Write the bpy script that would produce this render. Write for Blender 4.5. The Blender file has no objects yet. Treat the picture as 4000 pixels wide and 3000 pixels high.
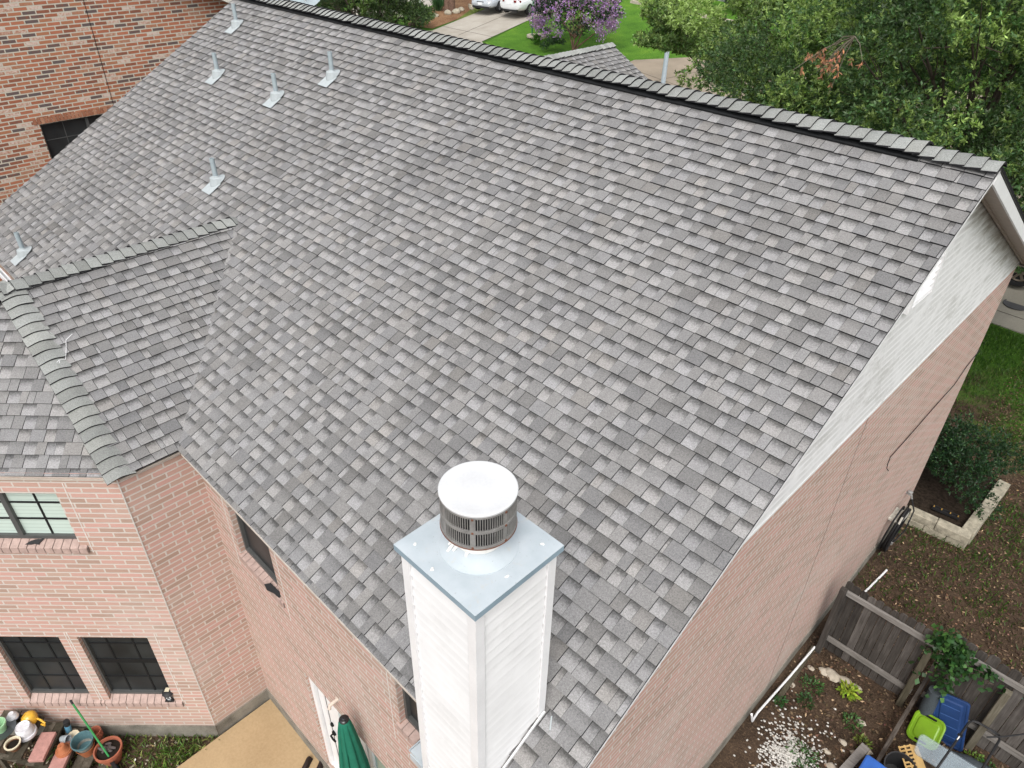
import bpy, math, random
import numpy as np
from mathutils import Vector, Matrix
R = math.radians
rng = np.random.default_rng(7)
random.seed(7)
S = bpy.context.scene
COL = S.collection

# ------------------------------------------------------------------ camera
cd = bpy.data.cameras.new("Camera"); cam = bpy.data.objects.new("Camera", cd); COL.objects.link(cam)
cd.sensor_width = 36.0; cd.lens = 25.597; cd.clip_start = 0.1; cd.clip_end = 2000
yaw, pitch, roll = R(44.1746), R(35.2558), R(1.231)
fw = Vector((-math.sin(yaw)*math.cos(pitch), math.cos(yaw)*math.cos(pitch), -math.sin(pitch)))
rt = Vector((math.cos(yaw), math.sin(yaw), 0)); up = rt.cross(fw)
rt2 = rt*math.cos(roll)+up*math.sin(roll); up2 = up*math.cos(roll)-rt*math.sin(roll)
CAM = Vector((1.4011, -7.6345, 2.0863))
M = Matrix((rt2, up2, -fw)).transposed().to_4x4(); M.translation = CAM
cam.matrix_world = M
S.camera = cam
# ------------------------------------------------------------------ light
SUN_EL, SUN_AZ = 52.0, 143.0        # degrees; azimuth clockwise from +Y: behind the camera
w = bpy.data.worlds.new("World"); S.world = w; w.use_nodes = True
wn = w.node_tree; bg = wn.nodes["Background"]
sky = wn.nodes.new("ShaderNodeTexSky"); sky.sky_type = 'NISHITA'; sky.sun_disc = False
sky.sun_elevation = R(SUN_EL); sky.sun_rotation = R(SUN_AZ); sky.dust_density = 4.0; sky.air_density = 1.0
hs = wn.nodes.new("ShaderNodeHueSaturation"); hs.inputs['Saturation'].default_value = 0.22
wn.links.new(sky.outputs[0], hs.inputs['Color']); wn.links.new(hs.outputs[0], bg.inputs['Color'])
bg.inputs['Strength'].default_value = 0.15
sl = bpy.data.lights.new("Sun", 'SUN'); sl.energy = 0.85; sl.angle = R(35); sl.color = (1.0, 0.965, 0.92)
so = bpy.data.objects.new("Sun", sl); COL.objects.link(so)
sd = Vector((math.sin(R(SUN_AZ))*math.cos(R(SUN_EL)), math.cos(R(SUN_AZ))*math.cos(R(SUN_EL)), math.sin(R(SUN_EL))))
so.rotation_euler = sd.to_track_quat('Z', 'Y').to_euler(); so.location = sd*40
vs = S.view_settings; vs.view_transform = 'Standard'; vs.look = 'None'; vs.gamma = 1.0; vs.exposure = 0.76
S.render.engine = 'CYCLES'
S.cycles.max_bounces = 5; S.cycles.diffuse_bounces = 3; S.cycles.transparent_max_bounces = 8

# ------------------------------------------------------------------ mesh builder
def ground_z(x, y): return -8.40 + 0.09*max(0.0, y-8.0)

class MB:
    def __init__(s): s.v=[]; s.f=[]; s.mi=[]; s.uv=[]; s.col=[]; s.rnd=[]; s.sm=[]
    def face(s, pts, mi=0, uv=None, col=None, rnd=None, smooth=False):
        b=len(s.v); s.v.extend(tuple(p) for p in pts); s.f.append(list(range(b,b+len(pts))))
        s.mi.append(mi); s.uv.append(uv if uv else [(0,0)]*len(pts))
        s.col.append(col if col else [(0.5,0,0,1)]*len(pts)); s.rnd.append(random.random() if rnd is None else rnd); s.sm.append(smooth)
    def idx(s, verts, faces, mi=0, rnd=None, smooth=True):
        b=len(s.v); s.v.extend(tuple(p) for p in verts); r=random.random() if rnd is None else rnd
        for f in faces:
            s.f.append([b+i for i in f]); s.mi.append(mi); s.uv.append([(0,0)]*len(f)); s.col.append([(0.5,0,0,1)]*len(f)); s.rnd.append(r); s.sm.append(smooth)
    def box(s, c, size, X=(1,0,0), Y=(0,1,0), Z=(0,0,1), mi=0, rnd=None):
        c=Vector(c); X=Vector(X)*size[0]/2; Y=Vector(Y)*size[1]/2; Z=Vector(Z)*size[2]/2
        p=[c+X*i+Y*j+Z*k for k in(-1,1) for j in(-1,1) for i in(-1,1)]
        r=random.random() if rnd is None else rnd
        s.idx(p,[(0,2,3,1),(4,5,7,6),(0,1,5,4),(2,6,7,3),(0,4,6,2),(1,3,7,5)],mi,r,False)
    def bar(s, a, b, wd, th, upv=(0,0,1), mi=0, rnd=None):
        a=Vector(a); b=Vector(b); d=b-a; L=d.length; d.normalize(); u=Vector(upv); sd_=d.cross(u)
        if sd_.length<1e-4: sd_=d.cross(Vector((1,0,0)))
        sd_.normalize(); n=sd_.cross(d)
        s.box((a+b)/2,(L,wd,th),d,sd_,n,mi,rnd)
    def tube(s, pts, r, n=8, mi=0, rnd=None, cap=True):
        pts=[Vector(p) for p in pts]; m=len(pts); rr=r if hasattr(r,'__len__') else [r]*m
        V=[]; ref=None
        for i,p in enumerate(pts):
            t=(pts[min(i+1,m-1)]-pts[max(i-1,0)]).normalized()
            if ref is None: ref=t.orthogonal().normalized()
            ref=(ref-t*ref.dot(t)).normalized(); bn=t.cross(ref)
            for k in range(n):
                a=2*math.pi*k/n; V.append(p+(ref*math.cos(a)+bn*math.sin(a))*rr[i])
        F=[(i*n+k,i*n+(k+1)%n,(i+1)*n+(k+1)%n,(i+1)*n+k) for i in range(m-1) for k in range(n)]
        if cap: F+= [tuple(range(n-1,-1,-1)), tuple((m-1)*n+k for k in range(n))]
        s.idx(V,F,mi,rnd)
    def lathe(s, c, prof, n=24, axis=(0,0,1), mi=0, rnd=None, capb=True, capt=True):
        ax=Vector(axis).normalized(); a=ax.orthogonal().normalized(); b=ax.cross(a); c=Vector(c); V=[]
        for r,h in prof:
            for k in range(n):
                t=2*math.pi*k/n; V.append(c+ax*h+(a*math.cos(t)+b*math.sin(t))*r)
        m=len(prof)
        F=[(i*n+k,i*n+(k+1)%n,(i+1)*n+(k+1)%n,(i+1)*n+k) for i in range(m-1) for k in range(n)]
        s.idx(V,F,mi,rnd)
        base=len(s.v)-len(V)
        if capb: s.face([V[k] for k in range(n-1,-1,-1)],mi)
        if capt: s.face([V[(m-1)*n+k] for k in range(n)],mi)
    def build(s, name, mats, parent=None, loc=None):
        me=bpy.data.meshes.new(name)
        off=Vector(loc) if loc is not None else Vector((0,0,0))
        me.from_pydata([tuple(Vector(v)-off) for v in s.v],[],s.f)
        if not isinstance(mats,(list,tuple)): mats=[mats]
        for m in mats: me.materials.append(m)
        me.polygons.foreach_set('material_index',s.mi); me.polygons.foreach_set('use_smooth',s.sm)
        uvl=me.uv_layers.new(name='UVMap'); uvl.data.foreach_set('uv',np.array([c for f in s.uv for c in f],'f').ravel())
        ca=me.color_attributes.new('sh','FLOAT_COLOR','CORNER'); ca.data.foreach_set('color',np.array([c for f in s.col for c in f],'f').ravel())
        ra=me.attributes.new('rnd','FLOAT','FACE'); ra.data.foreach_set('value',np.array(s.rnd,'f'))
        me.update()
        if any(s.sm): me.set_sharp_from_angle(angle=R(38))
        return link(name,me,parent,off)
def link(name, me, parent=None, off=Vector((0,0,0))):
    o=bpy.data.objects.new(name,me); COL.objects.link(o); o.location=off
    if parent is not None:
        o.parent=parent
        o.matrix_parent_inverse=Matrix.Translation(-WLOC.get(parent.name,Vector((0,0,0))))
    WLOC[o.name]=Vector(off)
    return o
WLOC={}
def tag(o,label,cat,group=None):
    o['label']=label; o['category']=cat
    if group: o['group']=group
    return o
def struct(o): o['kind']='structure'; return o
def stuff(o,label,cat): o['kind']='stuff'; o['label']=label; o['category']=cat; return o
def thing(name,label,cat,loc,group=None):
    o=bpy.data.objects.new(name,None); COL.objects.link(o); o.location=loc; o.empty_display_size=.2
    WLOC[o.name]=Vector(loc); return tag(o,label,cat,group)

# ------------------------------------------------------------------ materials
class NT:
    def __init__(s,name,rough=.8,spec=.3,metal=0.0):
        s.m=bpy.data.materials.new(name); s.m.use_nodes=True; s.t=s.m.node_tree; s.b=s.t.nodes['Principled BSDF']
        s.b.inputs['Roughness'].default_value=rough; s.b.inputs['Specular IOR Level'].default_value=spec; s.b.inputs['Metallic'].default_value=metal
    def n(s,ty,**k):
        nd=s.t.nodes.new('ShaderNode'+ty)
        for a,v in k.items():
            if a.startswith('_'): setattr(nd,a[1:],v)
            else: s.put(nd.inputs[int(a[1:])] if a[0]=='i' and a[1:].isdigit() else nd.inputs[a.replace('_',' ')],v)
        return nd
    def put(s,sock,v):
        if isinstance(v,bpy.types.NodeSocket): s.t.links.new(v,sock)
        else:
            if sock.type=='RGBA' and len(v)==3: v=(*v,1)
            sock.default_value=v
    def math(s,op,a,b=0.0,c=None,clamp=False):
        nd=s.t.nodes.new('ShaderNodeMath'); nd.operation=op; nd.use_clamp=clamp; s.put(nd.inputs[0],a); s.put(nd.inputs[1],b)
        if c is not None: s.put(nd.inputs[2],c)
        return nd.outputs[0]
    def mix(s,f,a,b,ty='MIX'):
        nd=s.t.nodes.new('ShaderNodeMix'); nd.data_type='RGBA'; nd.blend_type=ty
        s.put(nd.inputs[0],f); s.put(nd.inputs[6],a); s.put(nd.inputs[7],b); return nd.outputs[2]
    def sep(s,c):
        nd=s.t.nodes.new('ShaderNodeSeparateColor'); s.put(nd.inputs[0],c); return nd.outputs
    def obj(s): return s.n('TexCoord').outputs['Object']
    def noise(s,scale,detail=3,rough=.55,vec=None,stretch=None):
        v=vec or s.obj()
        if stretch:
            mp=s.t.nodes.new('ShaderNodeMapping'); s.put(mp.inputs[0],v); mp.inputs['Scale'].default_value=stretch; v=mp.outputs[0]
        nd=s.t.nodes.new('ShaderNodeTexNoise'); s.put(nd.inputs['Vector'],v); nd.inputs['Scale'].default_value=scale; nd.inputs['Detail'].default_value=detail; nd.inputs['Roughness'].default_value=rough
        return nd.outputs[0]
    def ramp(s,f,stops,interp='LINEAR'):
        nd=s.t.nodes.new('ShaderNodeValToRGB'); s.put(nd.inputs[0],f); e=nd.color_ramp.elements; nd.color_ramp.interpolation=interp
        while len(e)<len(stops): e.new(.5)
        for el,(p,c) in zip(e,stops): el.position=p; el.color=(*c,1) if hasattr(c,'__len__') else (c,c,c,1)
        return nd.outputs[0]
    def step(s,x,a,b):
        nd=s.t.nodes.new('ShaderNodeMapRange'); nd.interpolation_type='SMOOTHSTEP'; s.put(nd.inputs[0],x); nd.inputs[1].default_value=a; nd.inputs[2].default_value=b; return nd.outputs[0]
    def attr(s,name): return s.n('Attribute',_attribute_name=name)
    def color(s,c): s.put(s.b.inputs['Base Color'],c)
    def bump(s,h,dist=.01,strength=.5):
        nd=s.n('Bump',Height=h,Distance=dist,Strength=strength); s.t.links.new(nd.outputs[0],s.b.inputs['Normal'])

def plain(name,c,rough=.6,spec=.3,metal=0.0,var=.12,scale=6.0,fine=60.0):
    m=NT(name,rough,spec,metal)
    f=m.math('ADD',m.math('MULTIPLY',m.noise(scale,4),.7),m.math('MULTIPLY',m.noise(fine,2),.3))
    lo=tuple(x*(1-var*1.6) for x in c); hi=tuple(min(1,x*(1+var*1.2)) for x in c)
    m.color(m.ramp(f,[(.3,lo),(.7,hi)])); return m.m

def make_shingle(name,light=1.0,green=0.0):
    m=NT(name,.92,.15)
    a=m.attr('sh'); sc=m.sep(a.outputs['Color'])
    rnd=m.attr('rnd').outputs['Fac']
    band=m.math('MULTIPLY',sc[1],m.step(m.math('ADD',sc[2],m.math('MULTIPLY',m.math('SUBTRACT',m.noise(45,2),.5),.5)),.34,.95))
    val=m.math('MULTIPLY',sc[0],m.math('SUBTRACT',1.0,m.math('MULTIPLY',band,.74)))
    gr=m.math('ADD',m.math('MULTIPLY',m.noise(190,2,.75),1.5),m.math('ADD',m.math('MULTIPLY',m.noise(75,2,.6),.9),m.math('MULTIPLY',m.noise(1.1,4,.6),.35)))
    gf=m.math('ADD',-.36,m.math('MULTIPLY',gr,.98))
    val=m.math('MULTIPLY',val,gf)
    stk=m.step(m.noise(.8,5,.62,stretch=(2.6,.35,.35)),.42,.75)
    val=m.math('MULTIPLY',val,m.math('SUBTRACT',1.06,m.math('MULTIPLY',stk,.17)))
    val=m.math('MULTIPLY',val,light)
    tint=m.ramp(rnd,[(0.0,(.995,.985,.99)),(.5,(1.005,.987,.972)),(.93,(1.015,.985,.955)),(1,(1.03,.985,.935))])
    if green: tint=m.mix(green,tint,(.97,1.03,.95))
    c=m.n('CombineColor',i0=val,i1=val,i2=val)
    m.color(m.mix(1.0,c.outputs[0],tint,'MULTIPLY'))
    m.bump(m.noise(160,2,.7),.006,.55)
    return m.m
M_SH=make_shingle('asphalt_shingle',.80); M_CAP=make_shingle('ridge_cap_shingle',.82,.6)
M_BUTT=plain('asphalt_edge',(.022,.022,.024),.9,.1)
M_VENT=plain('black_vent_plastic',(.012,.013,.014),.55,.3)

def brick_mat(name,ramp,mortar,bw,rh,ms,grime=.0,bumpd=.012,soft=.1,pale=0.0,inner=.34,splash=False):
    m=NT(name,.9,.12)
    uv=m.n('TexCoord').outputs['UV']
    wob=m.n('TexNoise',Vector=uv,Scale=9.0,Detail=2.0)
    vec=m.n('VectorMath',_operation='ADD',i0=uv,i1=m.n('VectorMath',_operation='SCALE',i0=m.n('VectorMath',_operation='SUBTRACT',i0=wob.outputs[1],i1=(.5,.5,.5)).outputs[0],Scale=.005).outputs[0]).outputs[0]
    b=m.n('TexBrick',Vector=vec,Color1=(0,0,0),Color2=(1,1,1),Mortar=(.5,.5,.5),Scale=1.0,Mortar_Size=ms,Mortar_Smooth=soft,Bias=0.0,Brick_Width=bw,Row_Height=rh)
    b.offset=.5
    v=m.sep(b.outputs['Color'])[0]
    # inner colour variation of each brick
    n1=m.noise(24,4,.65); n2=m.noise(150,2)
    vv=m.math('ADD',v,m.math('MULTIPLY',m.math('SUBTRACT',n1,.5),inner))
    c=m.ramp(vv,ramp)
    c=m.mix(m.math('MULTIPLY',m.math('SUBTRACT',n2,.35,clamp=True),.5),c,tuple(x*.55 for x in ramp[len(ramp)//2][1]))
    mc=m.mix(m.noise(30,3),tuple(x*.82 for x in mortar),mortar)
    c=m.mix(b.outputs['Fac'],c,mc)
    # weathering: pale bloom and dull patches with their own shapes
    lw=m.step(m.noise(.7,5,.62),.50,.72)
    c=m.mix(m.math('MULTIPLY',lw,pale),c,tuple(x*.92 for x in mortar))
    if grime: c=m.mix(m.math('MULTIPLY',m.step(m.noise(.9,5,.6,stretch=(1,1,.5)),.48,.75),grime),c,(.20,.16,.14))
    if splash:
        zz=m.n('SeparateXYZ',Vector=m.obj()).outputs[2]
        k=m.step(m.math('SUBTRACT',m.math('MULTIPLY',m.math('SUBTRACT',m.noise(1.6,5,.65),.5),1.6),m.math('ADD',zz,7.75)),-.15,.55)
        c=m.mix(m.math('MULTIPLY',k,.55),c,m.mix(m.noise(2.2,4),(.27,.215,.18),(.44,.36,.31)))
    m.color(c)
    m.bump(m.math('ADD',m.math('MULTIPLY',m.math('SUBTRACT',1.0,b.outputs['Fac']),1.0),m.math('MULTIPLY',n2,.35)),bumpd,.8)
    return m.m
PINK=[(0.0,(.345,.245,.195)),(.25,(.42,.28,.226)),(.5,(.47,.30,.25)),(.75,(.505,.305,.262)),(1.0,(.425,.31,.248))]
M_PINK=brick_mat('pink_brick',PINK,(.56,.51,.46),.285,.0765,.0100,.06,bumpd=.004,pale=.30,inner=.18,splash=True)
M_NBR=brick_mat('red_brick',[(0.0,(.105,.092,.092)),(.10,(.125,.088,.080)),(.17,(.21,.088,.058)),(.38,(.32,.120,.070)),(.60,(.40,.155,.092)),(.80,(.35,.155,.085)),(.90,(.37,.205,.14)),(.955,(.50,.35,.28)),(1.0,(.56,.46,.40))],(.52,.485,.40),.25,.0762,.0115,bumpd=.006,inner=.40)
M_PINKP=plain('pink_brick_sill',(.385,.285,.25),.9,.15,var=.16,scale=14)
M_TAN=plain('tan_mortar_trim',(.55,.47,.40),.85,.2)

def white_siding(name,dirt_shade):
    m=NT(name,.55,.35)
    base=m.ramp(m.noise(3,4),[(.3,(.68,.68,.68)),(.7,(.76,.76,.76))])
    n=m.noise(2.6,6,.68,stretch=(1,.5,1.4)); n2=m.noise(26,4,.7)
    k=m.math('MULTIPLY',m.step(m.math('ADD',n,m.math('MULTIPLY',m.math('SUBTRACT',n2,.5),.34)),.50,.74),dirt_shade)
    c=m.mix(k,base,(.36,.355,.33))
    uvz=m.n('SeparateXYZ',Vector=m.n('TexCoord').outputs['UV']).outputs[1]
    lap_shade=m.math('MULTIPLY',m.step(uvz,.10,.42),m.step(m.noise(3.1,4,.6),.30,.62))  # grey above each clean lip paints the lap lines' shade into the colour
    c=m.mix(m.math('MULTIPLY',lap_shade,.03+dirt_shade*.62),c,(.33,.33,.32))
    bt=m.math('MULTIPLY',m.attr('rnd').outputs['Fac'],.16)
    c=m.mix(bt,c,(.60,.60,.60))
    sp=m.step(m.noise(60,2),.68,.76)
    c=m.mix(m.math('MULTIPLY',sp,dirt_shade*.5),c,(.34,.33,.31))
    m.color(c); return m
M_SIDC=white_siding('white_lap_siding',.16).m
def gable_siding():
    m=white_siding('weathered_white_siding',.62)
    # ragged brown mildew streaks that start at the far rake trim
    old=m.b.inputs['Base Color'].links[0].from_socket
    g=m.n('SeparateXYZ',Vector=m.obj()).outputs
    d=m.math('SUBTRACT',m.math('MULTIPLY',m.math('ABSOLUTE',g[1]),-.487),g[2])     # height below the roof line
    st=m.noise(1.0,5,.7,stretch=(1,2.2,14.0))
    far=m.step(g[1],.1,.9)
    t=m.math('ADD',d,m.math('MULTIPLY',m.math('SUBTRACT',st,.45),1.3))
    k=m.math('MULTIPLY',m.math('SUBTRACT',1.0,m.step(t,.05,.62)),far)
    m.color(m.mix(m.math('MULTIPLY',k,.80),old,(.16,.125,.09)))
    return m.m
M_SIDG=gable_siding()
M_WHITE=plain('white_paint',(.73,.73,.735),.45,.4,var=.05,scale=4)
M_WHITED=plain('weathered_white_trim',(.72,.72,.72),.5,.35,var=.09,scale=9)
M_SOFFIT=plain('beige_soffit',(.42,.37,.32),.7,.2,var=.08,scale=12)
M_FASCB=plain('dark_drip_edge',(.045,.042,.040),.7,.2)
def flash_mat():
    m=NT('blue_grey_flashing',.5,.35)
    c=m.ramp(m.noise(5,4),[(.3,(.375,.425,.455)),(.7,(.455,.50,.53))])
    st=m.step(m.math('ADD',m.noise(6.5,5,.65),m.math('MULTIPLY',m.math('SUBTRACT',m.noise(50,3),.5),.25)),.56,.74)
    c=m.mix(m.math('MULTIPLY',st,.55),c,(.46,.42,.35))
    sp=m.step(m.noise(70,2),.68,.74); c=m.mix(m.math('MULTIPLY',sp,.5),c,(.24,.25,.24))
    m.color(c); return m.m
M_FLASH=flash_mat()
M_FLASHE=plain('blue_grey_drip_edge',(.235,.315,.37),.5,.4,var=.08)
M_BOOT=plain('painted_vent_flashing',(.37,.405,.415),.6,.3,var=.08,scale=20)
M_PIPE=plain('grey_vent_pipe',(.29,.34,.36),.6,.3,var=.08,scale=20)
M_STEEL=plain('weathered_steel',(.27,.265,.255),.5,.5,.3,.16,14)
M_LID=plain('pale_steel_top',(.57,.575,.58),.65,.3,.05,.05,5)
M_CAULK=plain('white_caulk',(.76,.75,.72),.6,.3)
M_RUST=plain('rusty_steel',(.16,.07,.045),.8,.2)
M_BLACK=plain('black_interior',(.012,.012,.012),.8,.1)
M_CONC=plain('foundation_concrete',(.205,.190,.160),.9,.15,var=.34,scale=3.5)
M_SCREEN=plain('dark_window_screen',(.020,.0225,.0235),.42,.45,var=.42,scale=2.2,fine=120)
M_MUNT=plain('dark_muntin',(.010,.011,.012),.5,.3)
M_FRAME=plain('bronze_window_frame',(.075,.077,.075),.45,.4)
def blind_mat():
    m=NT('blind_behind_glass',.12,.6)
    z=m.n('SeparateXYZ',Vector=m.obj()).outputs[2]
    s=m.math('FRACT',m.math('MULTIPLY',z,18.0))
    c=m.mix(m.step(s,.0,.25),(.36,.43,.39),(.52,.62,.56))
    m.color(m.mix(m.math('MULTIPLY',m.noise(2,3),.35),c,(.34,.42,.38))); return m.m
M_BLIND=blind_mat()
def glass_mat(name,c=(.03,.035,.04)):
    m=NT(name,.06,.6); m.color(c); return m.m
M_CARGLASS=glass_mat('dark_car_glass',(.018,.022,.027))
M_TEAL=plain('teal_door_glass',(.20,.36,.33),.12,.6,var=.1,scale=3)

def concrete_mat(name,a,b,joint=0.0,stain=(.12,.11,.10),sk=.35,ang=0.0):
    m=NT(name,.9,.15)
    f=m.math('ADD',m.math('MULTIPLY',m.noise(.8,5),.6),m.math('MULTIPLY',m.noise(30,3),.4))
    c=m.ramp(f,[(.35,a),(.66,b)])
    c=m.mix(m.math('MULTIPLY',m.step(m.noise(.35,5,.65,stretch=(1.6,.5,1)),.48,.75),sk),c,stain)
    c=m.mix(m.math('MULTIPLY',m.step(m.noise(240,2),.6,.72),.25),c,tuple(x*.5 for x in a))
    m.color(c); m.bump(m.noise(120,3),.004,.4); return m.m
M_DRIVE=concrete_mat('driveway_concrete',(.31,.28,.235),(.43,.40,.35))
M_TANCON=concrete_mat('tan_concrete',(.235,.195,.145),(.31,.26,.20),sk=.3)
M_PATIO=concrete_mat('patio_concrete',(.315,.225,.125),(.425,.31,.18),sk=.30,stain=(.22,.15,.08))
M_WALK=concrete_mat('walk_concrete',(.215,.20,.165),(.30,.28,.23),sk=.3)
M_JOINT=plain('joint_line',(.07,.062,.05),.9,.1)

def ground_mat():
    m=NT('yard_ground',.95,.1)
    soil=m.ramp(m.noise(2.2,6,.65),[(.3,(.030,.021,.015)),(.6,(.070,.047,.032)),(.8,(.105,.074,.050))])
    lit=m.step(m.noise(34,3,.7),.52,.62); soil=m.mix(m.math('MULTIPLY',lit,.55),soil,(.13,.088,.055))
    soil=m.mix(m.step(m.noise(70,2,.6),.60,.68),soil,(.017,.013,.010))
    gr=m.ramp(m.noise(40,4,.7),[(.3,(.020,.055,.008)),(.7,(.075,.165,.020))])
    g=m.n('SeparateXYZ',Vector=m.obj()).outputs
    k=m.math('ADD',m.noise(.55,5,.68),m.math('MULTIPLY',m.math('SUBTRACT',g[1],10.0),.075))
    k=m.math('ADD',k,m.math('MULTIPLY',m.math('SUBTRACT',m.noise(22,3,.7),.5),.32))
    m.color(m.mix(m.step(k,.42,.66),soil,gr)); m.bump(m.noise(26,4,.7),.03,.7); return m.m
M_GROUND=ground_mat()
def lawn_mat(name,a,b,c3):
    m=NT(name,.95,.1)
    f=m.math('ADD',m.math('MULTIPLY',m.noise(.5,5,.65),.55),m.math('MULTIPLY',m.noise(14,4,.75),.45))
    m.color(m.ramp(f,[(.36,a),(.52,b),(.66,c3)])); m.bump(m.noise(30,4,.75),.06,.9); return m.m
M_LAWN=lawn_mat('bright_lawn',(.045,.115,.014),(.085,.20,.022),(.15,.27,.03))
M_STRIP=lawn_mat('dry_grass',(.09,.10,.03),(.12,.17,.035),(.20,.17,.07))
def mulch_mat():
    m=NT('bark_mulch',.95,.1)
    m.color(m.ramp(m.math('ADD',m.math('MULTIPLY',m.noise(14,4,.75),.7),m.math('MULTIPLY',m.noise(1.0,4),.3)),[(.35,(.075,.035,.02)),(.5,(.20,.11,.06)),(.66,(.32,.21,.12))])); m.bump(m.noise(20,3),.05,.8); return m.m
M_MULCH=mulch_mat()
def wood_mat(name,stops,axis=(1,1,.06),rough=.9):
    m=NT(name,rough,.15)
    rnd=m.attr('rnd').outputs['Fac']
    v=m.n('VectorMath',_operation='ADD',i0=m.obj(),i1=m.n('CombineXYZ',X=m.math('MULTIPLY',rnd,37.0),Y=m.math('MULTIPLY',rnd,11.0),Z=m.math('MULTIPLY',rnd,5.0)).outputs[0]).outputs[0]
    f=m.math('ADD',m.math('MULTIPLY',m.noise(42,4,.7,vec=v,stretch=axis),.55),m.math('ADD',m.math('MULTIPLY',m.noise(3,4,vec=v),.25),m.math('MULTIPLY',rnd,.24)))
    m.color(m.ramp(f,stops)); m.bump(m.noise(60,3,.6,vec=v,stretch=axis),.006,.5); return m.m
M_PICK=wood_mat('weathered_picket_wood',[(.3,(.024,.021,.019)),(.52,(.060,.053,.047)),(.74,(.135,.122,.112))])
M_RAIL=wood_mat('grey_rail_wood',[(.3,(.075,.068,.060)),(.55,(.17,.157,.142)),(.75,(.27,.255,.24))],(.06,1,1))
M_POST=wood_mat('mossy_post_wood',[(.3,(.045,.040,.025)),(.55,(.105,.092,.066)),(.75,(.17,.155,.12))])
M_DARKW=wood_mat('dark_timber',[(.3,(.020,.016,.013)),(.58,(.060,.049,.041)),(.78,(.17,.15,.13))],(1,.06,1))
M_STEP=wood_mat('mossy_tread_wood',[(.3,(.026,.023,.015)),(.55,(.072,.062,.045)),(.75,(.15,.13,.105))],(.3,.3,1))
M_STONE=plain('limestone_block',(.34,.31,.24),.9,.15,var=.32,scale=9)
M_PALESTONE=plain('pale_stone',(.42,.37,.30),.9,.15,var=.22,scale=12)
M_BARK=plain('tree_bark',(.075,.060,.048),.95,.1,var=.3,scale=14)
M_BARKR=plain('reddish_bark',(.15,.095,.070),.95,.1,var=.3,scale=8)
def leaf_mat(name,trans=.3,rough=.45):
    m=NT(name,rough,.35)
    c=m.attr('lc').outputs['Color']; m.color(c)
    tr=m.n('BsdfTranslucent',Color=m.mix(1.0,c,(1.3,1.5,.6),'MULTIPLY'))
    mx=m.n('MixShader',i0=trans,i1=m.b.outputs[0],i2=tr.outputs[0])
    m.t.links.new(mx.outputs[0],m.t.nodes['Material Output'].inputs[0]); return m.m
M_LEAF=leaf_mat('leaf')
M_PETAL=leaf_mat('petal',.35,.7)
M_LITTER=leaf_mat('dry_leaf',.05,.9)

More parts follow.
